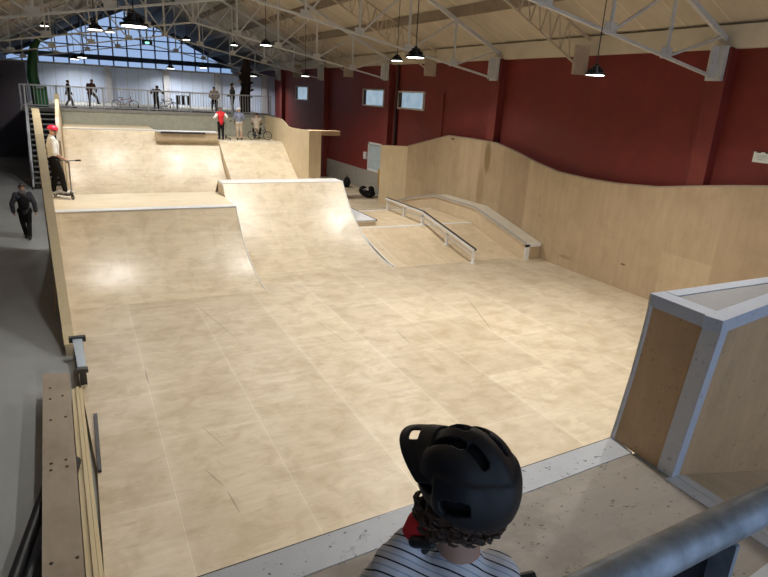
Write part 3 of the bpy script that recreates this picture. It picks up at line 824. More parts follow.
for dx, z, m_ in ((-.35, 4.95, 'beige'), (-.38, 4.55, 'beige'), (.34, 4.5, 'brownd'), (.36, 4.15, 'brownd'), (.32, 3.85, 'brownd'), (.3, 5.1, 'brownd')):
    obj('stub', B().caps((7.87, 31.45, z - .08), (7.87 + dx, 31.4, z + .06), .07, .045, 8), m_, TK, smooth=True)

# ------------------------------------------------------------------ near left edge: layered beam, step, steel
tb = B()
for u0, u1, z in ((0, .36, .05), (.38, .66, .075), (.68, .93, .05)):
    L4, R4, L8, R8 = -.285, -.135, -.405, -.262
    q = lambda u, y: (L4 + (R4 - L4) * u) + ((L8 + (R8 - L8) * u) - (L4 + (R4 - L4) * u)) * (y - 4.6) / 4.0
    tb.prism([(q(u0, 3.0), 3.0, GZ), (q(u1, 3.0), 3.0, GZ), (q(u1, 8.6), 8.6, GZ), (q(u0, 8.6), 8.6, GZ)], (0, 0, z - GZ))
struct(obj('trim_3', tb, 'edge'))
BN = thing('step_board', 'dull brown bolted board step beside the left edge of the plywood floor', 'step', (-.57, 6, GZ))
obj('board', B().prism([(-.745, 8.8, .20), (-.415, 8.7, .20), (-.245, 3.2, .20), (-.555, 3.2, .20)], (0, 0, .05)), 'bench', BN)
obj('support', B().prism([(-.73, 8.75, GZ), (-.44, 8.65, GZ), (-.28, 3.2, GZ), (-.54, 3.2, GZ)], (0, 0, .32)), 'bench', BN)
for (x, y) in ((-0.64, 8.31), (-0.49, 8.02), (-0.63, 7.98), (-0.61, 7.41), (-0.45, 7.43), (-0.58, 6.43), (-0.44, 6.45), (-0.58, 6.3), (-0.43, 6.31), (-0.54, 4.85), (-0.34, 4.84)):
    obj('bolt', B().lathe([(.016, 0), (.016, .006), (.01, .01)], (x, y, .25), 10), 'bolt', BN)
SP = thing('steel_bracket', 'blue grey steel plate capping the low end of the left plywood barrier', 'bracket', (-.27, 9.2, 0))
obj('plate', B().prism([(-.37, 9.88, .28), (-.23, 9.83, .28), (-.19, 8.75, .28), (-.30, 8.75, .28)], (0, 0, .025)), 'steel', SP)
obj('leg', B().box(-.36, -.22, 9.72, 9.78, 0, .28).box(-.29, -.2, 8.78, 8.84, 0, .28), 'steeldark', SP)
obj('clamp', B().box(-.42, -.18, 9.85, 9.93, .24, .33).box(-.32, -.17, 8.66, 8.74, .24, .30), 'steeldark', SP)
tag(obj('edge_strip', B().box(-.15, -.105, 6.45, 7.8, 0, .035), 'steeldark', bevel=.004), 'dark steel angle strip screwed to the left floor edge', 'steel strip')
PL_ = thing('pole_pair', 'two black poles leaning beside the brown step at bottom left', 'poles', (-.8, 4.9, 0))
for dx in (0, .2):
    obj('pole', B().tube([(-1.12 + dx, 3.6, GZ + .05), (-.56 + dx, 6.6, .12)], .062, 12), 'black', PL_, smooth=True)

# ------------------------------------------------------------------ near platform
ZD = 2.15
DK = thing('platform', 'near worn plywood platform with a scuffed white lip where the helmeted child stands', 'platform', (1.4, 1.2, 0))
obj('deck', B().prism([(-.1, -1.2, ZD), (2.95, -1.2, ZD), (2.93, 2.14, ZD), (-.1, 1.95, ZD)], (0, 0, -.05)), 'neardeck', DK)
obj('coping', B().prism([(-.1, 2.155, ZD + .004), (2.96, 2.315, ZD + .004), (2.94, 2.135, ZD + .004), (-.1, 1.95, ZD + .004)], (0, 0, -.05)), 'white', DK)
obj('steel_edge', B().bar((-.1, 2.158, ZD - .014), (2.97, 2.318, ZD - .014), .014, .03), 'steeldark', DK)
pn_ = [(2.2 - 0, ZD)]
pc = arc(4.28, 2.30, ZD - .03, 12)
obj('riding_surface', slab(-.12, 11.0, pc), 'ramp', DK, smooth=True, ang=60)
obj('side_trim', B().prism([(2.90, 1.86, ZD + .006), (2.98, 1.86, ZD + .006), (2.98, -1.2, ZD + .006), (2.90, -1.2, ZD + .006)], (0, 0, -.04)), 'whitecl', DK)
obj('front_panel', B().box(-.1, 2.9, -1.2, 1.9, 0, 2.08), 'side', DK)
obj('paint_strip', B().prism([(2.0, 1.10, ZD + .003), (2.9, 1.2, ZD + .003), (2.9, 1.12, ZD + .003), (2.0, 1.0, ZD + .003)], (0, 0, -.002)), 'whitecl', DK)
SB = thing('bank_ramp', 'near plywood bank falling away to the right of the platform', 'ramp', (4.5, 1, 0))
obj('riding_surface', B().prism([(3.075, 2.28, ZD - .03), (3.075, -1.2, ZD - .03), (8.6, -1.2, .35), (8.6, 2.28, .35)], (0, 0, -.03)), 'bank', SB)
obj('coping', B().prism([(2.985, 1.86, ZD + .006), (3.08, 1.86, ZD - .02), (3.08, -1.2, ZD - .02), (2.985, -1.2, ZD + .006)], (0, 0, -.03)), 'whitecl', SB)
# tall box
ZT = 3.165
TB = thing('ramp_box', 'tall plywood box with white edges at the right end of the near lip', 'ramp box', (3.5, 2, ZD))
tA, tB, tC, tD = V((2.985, 1.80, ZT)), V((3.0, 2.25, ZT)), V((5.2, 2.25, ZT)), V((5.2, 2.19, ZT))
bA, bB = V((2.95, 1.86, ZD)), V((2.955, 2.31, ZD))
# inside faces stay between the cap and the deck
lf = [(ZD, 2.31), (2.4, 2.285), (2.65, 2.265), (2.9, 2.253), (ZT - .07, 2.25)]
def lxz(z): return 2.955 + (z - ZD) / (ZT - ZD) * .04
pts = []; fs = []
for z, y in lf: pts += [(lxz(z), y, z), (lxz(z), 1.86 - .06 * (z - ZD), z)]
for i in range(len(lf) - 1): fs.append((2*i, 2*i+1, 2*i+3, 2*i+2))
base = len(pts)
for z, y in lf: pts += [(lxz(z) + .03, y, z), (lxz(z) + .03, 1.86 - .06 * (z - ZD), z)]
for i in range(len(lf) - 1): fs.append((base+2*i, base+2*i+2, base+2*i+3, base+2*i+1))
for i in range(len(lf) - 1):
    fs.append((2*i, 2*i+2, base+2*i+2, base+2*i)); fs.append((2*i+1, base+2*i+1, base+2*i+3, 2*i+3))
obj('left_panel', B().poly(pts, fs), 'boxply', TB)
fpts = [(lxz(ZD), 1.865, ZD), (4.4, 2.02, ZD - .47), (5.2, 2.14, ZD - .73), (5.2, 2.19, ZT - .05), (lxz(ZT), 1.81, ZT - .05)]
obj('front_panel', B().prism(fpts, (0, .03, 0)), 'boxply', TB)
obj('back_surface', slab(2.97, 5.2, [(2.32, ZD), (2.285, 2.4), (2.265, 2.65), (2.25, ZT - .02)], .02), 'ramp', TB)
obj('end_panel', B().box(5.19, 5.21, 2.14, 2.31, ZD - .73, ZT - .07), 'boxply', TB)
# cap: ring and lid
def ringpoly(a, b_, c, d, z0, z1): return B().prism([(p.x, p.y, z1) for p in (a, b_, c, d)], (0, 0, z0 - z1))
oA, oB, oC, oD = V((2.965, 1.785, 0)), V((2.985, 2.27, 0)), V((5.2, 2.27, 0)), V((5.2, 2.175, 0))
ob = B()
def strip(p, q, w_, z0=ZT - .075, z1=ZT):
    p, q = V(p), V(q); d = (q - p).normalized(); nn = V((-d.y, d.x, 0))
    return B().prism([(x.x, x.y, z1) for x in (p, q, q + nn * w_, p + nn * w_)], (0, 0, z0 - z1))
obj('cap_frame', ringpoly(oB, oA, V((3.085, 1.8125, 0)), V((3.105, 2.27, 0)), ZT - .075, ZT), 'whitebox', TB)
obj('cap_frame', strip(oC, oB + V((.13, 0, 0)), .09, ZT - .075, ZT - .001), 'whitebox', TB)
obj('cap_frame', strip(oA + V((.002, .001, 0)), oD, .10, ZT - .074, ZT + .001), 'whitebox', TB)
obj('lid', ringpoly(V((3.02, 1.84, 0)), V((3.03, 2.22, 0)), V((5.15, 2.24, 0)), V((5.15, 2.19, 0)), ZT - .06, ZT - .006), 'boxtop', TB)
zz0, zz1 = ZD, ZT - .07
obj('corner_post', B().prism([(lxz(zz0) - .012, 1.855, zz0), (lxz(zz0) - .012, 1.955, zz0), (lxz(zz1) - .012, 1.90, zz1), (lxz(zz1) - .012, 1.795, zz1)], (.015, 0, 0)), 'whitecl', TB)
obj('corner_post', B().prism([(lxz(zz0) - .012, 1.852, zz0 - .02), (lxz(zz0) + .075, 1.865, zz0 - .02), (lxz(zz1) + .075, 1.808, zz1), (lxz(zz1) - .012, 1.793, zz1)], (0, .015, 0)), 'whitebox', TB)
obj('edge_trim', B().tube([(lxz(z), y + .004, z) for z, y in lf], .016, 6), 'whitecl', TB)

# near railing
HR = thing('handrail', 'thick galvanised steel handrail crossing the bottom right corner', 'railing', (.7, .37, ZD))
obj('rail_tube', B().tube([(-.35, .33, 3.685), (.48, .356, 3.685), (1.9, .42, 3.68)], .0245, 24), 'galv', HR, smooth=True)
obj('post', B().box(.655, .72, .375, .387, ZD - .1, 3.665), 'blackcloth', HR)
obj('post_flange', B().box(.72, .728, .345, .40, ZD - .1, 3.665), 'galv', HR)

# ------------------------------------------------------------------ scooters and bikes
def scooter(name, label, loc, rz, bar_h=.88, grip='black', tube='greygrip', turn=0.0, lean=0.0):
    t = thing(name, label, 'scooter', loc, rz)
    obj('deck', B().box(-.055, .055, -.28, .22, .075, .10), 'black', t, world=False, bevel=.01)
    for y in (-.30, .33):
        w = obj('wheel', B().torus((0, y, .055), .04, .016, 'x', 16, 6), 'black', t, world=False, smooth=True)
    obj('neck', B().bar((0, .20, .09), (0, .30, .16), .04, .03).bar((0, .33, .055), (0, .29, .2), .05, .03), 'black', t, world=False)
    obj('stem', B().tube([(0, .30, .14), (0, .24 + lean, bar_h)], .018, 8), tube, t, world=False, smooth=True)
    ct, st_ = math.cos(turn), math.sin(turn)
    bp_ = lambda q: (q * ct, .24 + lean + q * st_, bar_h + abs(q) * .04)
    hb = obj('handlebar', B().tube([bp_(-.26), bp_(0), bp_(.26)], .014, 8), tube, t, world=False, smooth=True)
    for s in (-1, 1): obj('grip', B().tube([bp_(s*.15), bp_(s*.27)], .02, 8), grip, t, world=False, smooth=True)
    return t
def bike(label, loc, rz, frame='bikered', s=1.0):
    t = thing('bicycle', label, 'bicycle', loc, rz)
    R_ = .25 * s; wb_ = .48 * s
    for y in (-wb_, wb_):
        w = obj('wheel', B().torus((0, y, R_ + .02), R_, .022 * s, 'x', 22, 6), 'black', t, world=False, smooth=True)
        sp = B()
        for k in range(6):
            a = PI * k / 6; d = V((0, math.cos(a), math.sin(a))) * R_
            sp.bar(V((0, y, R_ + .02)) - d, V((0, y, R_ + .02)) + d, .006, .006)
        sp.tube([(-.05, y, R_ + .02), (.05, y, R_ + .02)], .02, 8)
        q = obj('spokes', sp, 'chrome', t, world=False); q.parent = w
    h = R_ + .02
    fr = B()
    hd, st, bb = V((0, .33*s, .62*s)), V((0, -.18*s, .56*s)), V((0, -.05*s, .27*s))
    for a, b_ in ((hd, st), (hd - V((0, -.02, .08*s)), bb), (st, bb), (st, V((0, -wb_, h))), (bb, V((0, -wb_, h)))): fr.tube([a, b_], .02 * s, 8)
    obj('frame', fr, frame, t, world=False, smooth=True)
    obj('fork', B().tube([hd + V((0, -.02, .08*s)), V((0, .40*s, .5*s)), V((0, wb_, h))], .018 * s, 8), 'black', t, world=False, smooth=True)
    obj('handlebar', B().tube([(-.28*s, .26*s, .80*s), (-.12*s, .32*s, .74*s), (.12*s, .32*s, .74*s), (.28*s, .26*s, .80*s)], .015 * s, 8).tube([(0, .32*s, .62*s), (0, .32*s, .75*s)], .016*s, 8), 'black', t, world=False, smooth=True)
    obj('saddle', B().ell((0, -.22*s, .66*s), (.05*s, .13*s, .03*s)).tube([(0, -.18*s, .55*s), (0, -.2*s, .65*s)], .014*s, 8), 'black', t, world=False, smooth=True)
    obj('crank', B().torus((.03, -.05*s, .27*s), .06*s, .012*s, 'x', 14, 6).bar((.05, -.05*s, .27*s), (.05, .07*s, .2*s), .015, .02).bar((-.05, -.05*s, .27*s), (-.05, -.17*s, .34*s), .015, .02), 'chrome', t, world=False)
    return t

# ------------------------------------------------------------------ people
def add_head(b, c, fd, s, hair=False):
    """skull, jaw, nose, ears; fd = facing direction"""
    c = V(c); f = V(fd).normalized(); up = V((0, 0, 1)); l = up.cross(f).normalized(); up = f.cross(l)
    R_ = Matrix((l, f, up)).transposed()
    b.ell(c + up * .012 * s, (.075 * s, .094 * s, .098 * s), 16, 10, R_)
    b.ell(c + f * .03 * s - up * .052 * s, (.056 * s, .066 * s, .062 * s), 14, 8, R_)
    b.caps(c + f * .092 * s + up * .008 * s, c + f * .108 * s - up * .024 * s, .009 * s, .014 * s, 8)   # nose
    for k in (-1, 1): b.ell(c + l * k * .077 * s - up * .008 * s - f * .005 * s, (.012 * s, .022 * s, .032 * s), 10, 6, R_)
    return R_

def add_hand(b, w, d, palm_n, s, curl=.6, grip=None):
    """palm plus four fingers and a thumb; w wrist, d hand direction, palm_n palm normal"""
    w, d = V(w), V(d).normalized(); n_ = V(palm_n); n_ = (n_ - d * n_.dot(d)).normalized(); sd = d.cross(n_)
    b.caps(w, w + d * .065 * s, .024 * s, .033 * s, 8)
    for i, (off, L) in enumerate(((-.026, .060), (-.009, .068), (.009, .064), (.026, .050))):
        a = w + d * .08 * s + sd * off * s
        c1 = a + (d * math.cos(curl * .5) + n_ * math.sin(curl * .5)) * L * .5 * s
        c2 = c1 + (d * math.cos(curl * 1.6) + n_ * math.sin(curl * 1.6)) * L * .5 * s
        b.caps(a, c1, .0095 * s, .009 * s, 6); b.caps(c1, c2, .009 * s, .0075 * s, 6)
    a = w + d * .03 * s - sd * .03 * s
    c1 = a + (d * .6 - sd * .6 + n_ * .4).normalized() * .035 * s
    b.caps(a, c1, .012 * s, .010 * s, 6); b.caps(c1, c1 + (d * .9 + n_ * .4).normalized() * .03 * s, .010 * s, .008 * s, 6)

EYE = None
def person(label, loc, rz, H, J, wear, head_f=(0, 1, 0), voxel=.014, group=None):
    """J: joints as fractions of the standing height H (x left-, y forward, z up); wear: dict of clothing -> material"""
    t = thing('person', label, 'person', loc, rz, group)
    j = {k: V(v) * H for k, v in J.items()}
    s = H / 1.70
    segs = {
     'torso': [(j['pelvis'], j['waist'], .125*s, .115*s), (j['waist'], j['chest'], .115*s, .128*s), (j['chest'] + V((.07*s, 0, 0)), j['shL'], .10*s, .06*s), (j['chest'] - V((.07*s, 0, 0)), j['shR'], .10*s, .06*s), (j['chest'], j['neck'], .10*s, .055*s)],
     'neck': [(j['neck'], j['head'], .052*s, .05*s)],
     'uarm': [(j['shL'], j['elL'], .052*s, .042*s), (j['shR'], j['elR'], .052*s, .042*s)],
     'farm': [(j['elL'], j['wrL'], .041*s, .029*s), (j['elR'], j['wrR'], .041*s, .029*s)],
     'thigh': [(j['hipL'], j['knL'], .085*s, .060*s), (j['hipR'], j['knR'], .085*s, .060*s)],
     'shin': [(j['knL'], j['anL'], .056*s, .038*s), (j['knR'], j['anR'], .056*s, .038*s)],
    }
    segs['hips'] = [(j['hipL'], j['hipR'], .10*s, .10*s), (j['pelvis'], j['pelvis'] + V((0, 0, .05*s)), .13*s, .12*s)]
    b = B()
    for k in segs:
        for a, c, ra, rb in segs[k]: b.caps(a, c, ra, rb)
    R_ = add_head(b, j['head'], head_f, s * 1.0)
    ft = {}
    for sd in 'LR':
        fdir = V(J.get('foot' + sd, (0, 1, 0))).normalized()
        a = j['an' + sd]; ft[sd] = (a - fdir * .04*s - V((0, 0, .035*s)), a + fdir * .15*s - V((0, 0, .045*s)))
        b.caps(*ft[sd], .038*s, .032*s)
        d = (j['wr' + sd] - j['el' + sd]).normalized()
        add_hand(b, j['wr' + sd], d, J.get('palm' + sd, (0, .3, -1) if abs(d.z) < .7 else ((-1 if sd == 'L' else 1), 0, .1)), s * 1.1, J.get('curl', .9))
    body = obj('body', remeshed(b, voxel * .8, 3), wear.get('skin', 'skin'), t, world=False, smooth=True, ang=180)
    def shell(name, keys, off, mat, extra=None, vox=voxel):
        c = B()
        for k in keys:
            for a, e, ra, rb in segs[k]: c.caps(a, e, ra + off * s, rb + off * s)
        if extra: extra(c)
        return obj(name, remeshed(c, vox, 4), mat, t, world=False, smooth=True, ang=180)
    if 'trousers' in wear: shell('trousers', ['hips', 'thigh', 'shin'], .020, wear['trousers'])
    if 'shorts' in wear: shell('shorts', ['hips', 'thigh'], .024, wear['shorts'])
    if 'tee' in wear: shell('t_shirt', ['torso', 'uarm'], .022, wear['tee'])
    if 'jacket' in wear: shell('jacket', ['torso', 'uarm', 'farm'], .032, wear['jacket'])
    if 'vest' in wear: shell('vest', ['torso'], .034, wear['vest'])
    if 'shoes' in wear:
        for sd in 'LR':
            fdir = (ft[sd][1] - ft[sd][0]).normalized()
            c = B(); c.caps(ft[sd][0], ft[sd][1] + fdir*.02*s, .05*s, .042*s).caps(ft[sd][0], j['an' + sd] + V((0, 0, .0)), .05*s, .046*s)
            obj('shoe', remeshed(c, voxel, 3), wear['shoes'], t, world=False, smooth=True, ang=180)
    hc = j['head']; up = R_ @ V((0, 0, 1)); fw = R_ @ V((0, 1, 0))
    if 'hair' in wear:
        obj('hair', B().ell(hc + up*.022*s - fw*.012*s, (.086*s, .102*s, .100*s), 16, 10, R_ @ Matrix.Rotation(-.5, 3, 'X'), -.15), wear['hair'], t, world=False, smooth=True)
    if 'helmet' in wear:
        h_ = obj('helmet', B().ell(hc + up*.035*s - fw*.005*s, (.105*s, .128*s, .105*s), 18, 8, R_ @ Matrix.Rotation(-.12, 3, 'X'), -.12), wear['helmet'], t, world=False, smooth=True)
        v_ = B()
        for k in (-1, 0, 1): v_.ell(hc + up*.125*s + (R_ @ V((k*.045*s, 0, 0))) - up*abs(k)*.012*s, (.011*s, .06*s, .012*s), 8, 6, R_)
        q = obj('vent', v_, 'helmetin', t, world=False, smooth=True); q.parent = h_
        obj('chin_strap', B().tube([hc + R_ @ V((.088*s, .01*s, .02*s)), hc + R_ @ V((.06*s, .05*s, -.08*s)), hc + R_ @ V((-.06*s, .05*s, -.08*s)), hc + R_ @ V((-.088*s, .01*s, .02*s))], .006*s, 6), 'black', t, world=False)
    for k in (-1, 1):
        obj('eye', B().ell(hc + R_ @ V((k*.032*s, .084*s, .012*s)), (.012*s, .009*s, .008*s), 8, 6, R_), 'black', t, world=False, smooth=True)
    obj('mouth', B().ell(hc + R_ @ V((0, .092*s, -.055*s)), (.022*s, .007*s, .005*s), 8, 6, R_), 'maroon', t, world=False, smooth=True)
    if 'hood' in wear:
        obj('hood', B().ell(j['neck'] - V((0, .055*s, -.0*s)), (.125*s, .085*s, .085*s), 14, 8), wear['hood'], t, world=False, smooth=True)
    if 'bag' in wear:
        obj('backpack', B().ell((j['chest'] + j['waist'])/2 - V((0, .17*s, 0)), (.15*s, .09*s, .22*s), 14, 10), wear['bag'], t, world=False, smooth=True)
    return t

STAND = dict(pelvis=(0, 0, .53), waist=(0, 0, .60), chest=(0, .005, .73), neck=(0, 0, .835), head=(0, .012, .925), shL=(.105, 0, .80), shR=(-.105, 0, .80),
             elL=(.135, -.015, .63), elR=(-.135, -.015, .63), wrL=(.135, .03, .48), wrR=(-.135, .03, .48), hipL=(.052, 0, .51), hipR=(-.052, 0, .51),
             knL=(.06, .015, .285), knR=(-.06, .015, .285), anL=(.062, 0, .05), anR=(-.062, 0, .05))
def pose(**kw): d = dict(STAND); d.update(kw); return d

# scooter rider on the left platform: facing right (+x)
sc_loc = (-.44, 16.75, 1.382)
scr = scooter('kick_scooter', 'black kick scooter with grey stem on the left ramp platform', (sc_loc[0] + .0, sc_loc[1] - .0, 1.382), -PI/2 - .9, .95, turn=2.4, lean=.08)
person('scooter rider in white t-shirt, black trousers and red helmet on the left platform', (sc_loc[0] - .12, sc_loc[1] + .02, 1.48), -PI/2 + .15, 1.66,
       pose(wrL=(.03, .13, .515), wrR=(-.05, .14, .515), elL=(.15, .0, .61), elR=(-.15, .0, .61), anL=(.035, .10, .05), anR=(-.035, -.05, .05), knL=(.05, .07, .285), knR=(-.05, .0, .285), head=(0, .03, .925)),
       dict(tee='tee', trousers='blackcloth', shoes='shoe', helmet='pinkred', hair='hair'), voxel=.016)

# person walking away on the concrete at far left
person('person in dark hooded jacket and black trousers walking on the concrete floor', (-1.50, 19.0, GZ), .1, 1.56,
       pose(wrL=(.17, -.02, .50), elL=(.165, -.03, .64), wrR=(-.17, .02, .50), elR=(-.18, -.01, .64), anL=(.03, -.09, .06), knL=(.045, .03, .29), anR=(-.02, .10, .05), knR=(-.05, .08, .285), head=(0, .04, .91)),
       dict(jacket='darkgrey', trousers='blackcloth', shoes='black', hair='hair', hood='hoodgrey', bag='blackcloth'), voxel=.016)

# platform people behind the railing
ZP = 3.04
person('small person in dark clothes striding behind the left part of the railing', (-.16, 30.8, ZP), -PI/2 - .2, 1.16,
       pose(anL=(.05, .14, .05), knL=(.05, .10, .28), anR=(-.05, -.15, .06), knR=(-.05, -.02, .28), wrL=(.13, -.06, .50), wrR=(-.13, .08, .50)),
       dict(jacket='blackcloth', trousers='olive', shoes='black', hair='hairdark'), voxel=.016)
person('person in maroon jacket perched one legged behind the railing above the far ramp', (.72, 30.8, ZP), -.6, 1.28,
       pose(anL=(.12, .22, .20), knL=(.09, .17, .40), chest=(0, .05, .73), neck=(0, .09, .82), head=(0, .13, .90), shL=(.105, .06, .79), shR=(-.105, .06, .79), elL=(.17, .06, .63), elR=(-.17, .06, .63), wrL=(.10, .16, .56), wrR=(-.10, .16, .56)),
       dict(jacket='maroon', trousers='darkgrey', shoes='black', hair='hairdark'), voxel=.016)
bike('small bicycle with red frame parked behind the railing', (2.12, 30.75, ZP), -PI/2, 'bikered', .78)
person('person in black leaning on the railing beside a parked bicycle', (3.45, 30.65, ZP), PI + .3, 1.18,
       pose(chest=(0, .06, .72), neck=(0, .12, .80), head=(0, .17, .87), shL=(.12, .07, .78), shR=(-.12, .07, .78), elL=(.22, .10, .72), elR=(-.22, .10, .72), wrL=(.25, .20, .66), wrR=(-.25, .20, .66), anL=(.10, 0, .05), anR=(-.10, 0, .05)),
       dict(jacket='blackcloth', trousers='blackcloth', shoes='black', hair='hairdark', helmet='black'), voxel=.016)
bike('black bicycle standing behind the railing beside the person in black', (3.95, 31.0, ZP), -PI/2 + .2, 'black', .74)
CR = thing('storage_crate', 'dark slatted stand behind the middle of the railing', 'stand', (4.72, 30.9, ZP))
for x in (4.5, 4.72, 4.94): obj('slat', B().box(x - .07, x + .07, 30.85, 30.9, 3.35, 3.75), 'black', CR)
for x in (4.42, 5.02): obj('leg', B().box(x - .02, x + .02, 30.9, 30.94, 3.04, 3.75), 'black', CR)
obj('top_board', B().box(4.4, 5.04, 30.85, 31.0, 3.75, 3.78), 'platslab', CR)
person('person in beige top sitting behind the railing above the child in red', (6.15, 30.75, ZP + .02), PI - .2, 1.30,
       pose(pelvis=(0, -.06, .42), waist=(0, -.05, .50), chest=(0, -.02, .66), neck=(0, .0, .76), head=(0, .03, .85), shL=(.11, -.01, .73), shR=(-.11, -.01, .73), elL=(.17, .04, .59), elR=(-.17, .04, .59), wrL=(.12, .16, .52), wrR=(-.12, .16, .52),
            hipL=(.055, -.05, .41), hipR=(-.055, -.05, .41), knL=(.09, .14, .38), knR=(-.09, .14, .38), anL=(.09, .12, .12), anR=(-.09, .12, .12)),
       dict(jacket='beige', trousers='blackcloth', shoes='black', hair='hairdark'), voxel=.016)
ST2 = thing('stool', 'low dark stool under the sitting person in beige', 'stool', (6.15, 30.85, ZP))
obj('seat', B().lathe([(.16, .40), (.17, .42), (.16, .45)], (6.15, 30.86, ZP)), 'black', ST2)
for a in range(4): obj('leg', B().bar((6.15 + .12*math.cos(a*PI/2+.7), 30.86 + .12*math.sin(a*PI/2+.7), ZP), (6.15 + .08*math.cos(a*PI/2+.7), 30.86 + .08*math.sin(a*PI/2+.7), ZP + .41), .025, .025), 'black', ST2)
person('tall person in dark olive clothes standing left of the dark brown trunk', (7.05, 30.8, ZP), PI/2 - .3, 1.44,
       pose(wrL=(.10, .14, .60), elL=(.14, .02, .62), wrR=(-.10, .14, .58), elR=(-.14, .02, .62)),
       dict(jacket='olive', trousers='darkgrey', shoes='black', hair='hairdark', skin='skin2'), voxel=.016)
# far deck children
person('child in red vest, white sleeves and black trousers on the far deck', (5.80, 27.75, 2.0), .15, 1.42,
       pose(wrL=(.20, .02, .66), elL=(.19, -.03, .70), wrR=(-.19, .10, .66), elR=(-.18, 0, .68)),
       dict(jacket='tee', vest='redcl', trousers='blackcloth', shoes='black', helmet='hoodgrey', hair='hair'), voxel=.016)
scooter('kick_scooter', 'dark kick scooter held beside the child in red', (6.10, 27.75, 2.0), .1, .8)
person('child in blue grey top, pale shorts and light helmet on the far deck', (6.62, 27.75, 2.0), -.2, 1.42,
       pose(wrL=(.15, .08, .56), elL=(.16, -.01, .65), wrR=(-.14, .10, .56), elR=(-.16, 0, .65)),
       dict(tee='bluegrey', shorts='beige', shoes='black', helmet='greyhel', hair='hair'), voxel=.016)
bike('black bicycle resting on the far deck beside the far right barrier', (7.6, 27.9, 2.0), -PI/2 - .25, 'black', .74)
person('person in beige crouching behind the black bicycle on the far deck', (7.62, 28.5, 2.0), -.3, 1.62,
       pose(pelvis=(0, -.05, .26), waist=(0, -.03, .34), chest=(0, .04, .48), neck=(0, .07, .57), head=(0, .10, .65), shL=(.105, .05, .55), shR=(-.105, .05, .55), elL=(.15, .13, .44), elR=(-.15, .13, .44), wrL=(.09, .22, .40), wrR=(-.09, .22, .40),
            hipL=(.055, -.04, .25), hipR=(-.055, -.04, .25), knL=(.09, .17, .28), knR=(-.09, .17, .28), anL=(.07, .04, .05), anR=(-.07, .04, .05)),
       dict(jacket='beige', trousers='blackcloth', shoes='black', hair='hairdark'), voxel=.016)
BRD = tag(obj('skateboard', B().box(4.95, 5.85, 30.02, 30.2, 3.06, 3.10), 'black', bevel=.02), 'black board lying on the platform edge left of the sitting person in beige', 'board')

# bags by the red wall
BG = thing('sports_bag', 'black bag with a white patch lying on the floor by the white door', 'bag', (11.25, 23.5, 0))
c = B().ell((11.25, 23.6, .16), (.28, .50, .17)).ell((11.1, 23.2, .15), (.22, .24, .15)).ell((11.2, 24.0, .2), (.2, .22, .2)).ell((11.35, 23.5, .3), (.13, .2, .16))
obj('body', remeshed(c, .025, 4), 'blackcloth', BG, smooth=True, ang=180)
obj('patch', B().ell((11.13, 23.55, .30), (.14, .17, .06)), 'tee', BG, smooth=True)
obj('strap', B().tube([(11.05, 23.1, .2), (10.95, 23.35, .36), (11.05, 23.75, .34), (11.15, 23.95, .3)], .022, 6), 'blackcloth', BG)
BP = thing('backpack', 'small black backpack on the floor against the grey lower wall', 'bag', (11.3, 26.3, 0))
c = B().ell((11.35, 26.2, .24), (.16, .24, .26)).ell((11.22, 26.2, .15), (.10, .18, .14))
obj('body', remeshed(c, .025, 4), 'blackcloth', BP, smooth=True, ang=180)
obj('handle', B().tube([(11.35, 26.12, .48), (11.35, 26.2, .56), (11.35, 26.28, .48)], .015, 6), 'black', BP)
c = B()
for k in range(5):
    y = 23.25 + k * .09; c.caps((RX - .20 - .03 * (k % 2), y, 1.15 - .05 * (k % 3)), (RX - .19, y + .03, .35 + .12 * (k % 3)), .06, .05, 8)
tag(obj('jacket', remeshed(c, .02, 4), 'yellow', smooth=True, ang=180), 'ochre jacket hanging on the white door by the barrier end', 'jacket')

# ------------------------------------------------------------------ near child
KS = 1.0
KC = V((.668, .882, ZD))
KR = 0.0
kid = thing('person', 'child in black helmet and striped grey top seen from behind, red glove raised', 'person', KC)
hd = V((.668, .882, 3.414))
hf = V((-.28, .95, -.16)).normalized()          # the head looks left down the hall
bf = V((.35, .94, 0)).normalized(); bl = V((-bf.y, bf.x, 0))
nk = V((.672, .862, 3.252)) + bf * .0
ch = nk - V((0, 0, .13)) - bf * .0; wa = ch - V((0, 0, .20)); pe = wa - V((0, 0, .13))
shL = nk + bl * .128 - V((0, 0, .056)) + bf*.01; shR = nk - bl * .088 - V((0, 0, .085))
def cam_pt(px, py, d):
    v = r_ * ((px - 384) / 590.75) + d_ * ((py - 288.5) / 590.75) + f_
    return CAM + v * d
wrL = cam_pt(410, 543, 1.32); glove = cam_pt(431, 510, 1.30)
elL = cam_pt(372, 594, 1.38)
elR = shR - V((0, 0, .22)) - bl * .05 + bf * .03; wrR = elR + bf * .19 - V((0, 0, .02)) + bl * .04
hips = {1: pe + bl * .07, -1: pe - bl * .07}
b = B()
segT = [(pe, wa, .105, .10), (wa, ch, .10, .105), (ch + bl*.05, shL, .085, .052), (ch - bl*.05, shR, .085, .052), (ch, nk, .08, .05)]
segA = [(shL, elL, .044, .037), (elL, wrL, .036, .027), (shR, elR, .044, .037), (elR, wrR, .036, .027)]
for a, c_, ra, rb in segT + segA: b.caps(a, c_, ra, rb, 16)
b.caps(nk - V((0, 0, .02)), hd - V((0, 0, .06)), .044, .046, 16)
KRm = add_head(b, hd - V((0, 0, .012)), hf, .86)
legs = []
for s_ in (1, -1):
    kn = hips[s_] + V((0, 0, -.33)) + bf * .03; an = V((kn.x, kn.y, ZD + .06)) - bf * .03
    legs += [(hips[s_], kn, .075, .052), (kn, an, .05, .035)]
    b.caps(an - bf*.03 - V((0, 0, .02)), an + bf*.12 - V((0, 0, .03)), .034, .028)
for a, c_, ra, rb in legs: b.caps(a, c_, ra, rb, 14)
gd = (glove - wrL).normalized()
add_hand(b, wrL, gd, hd - glove, .85, 1.0)
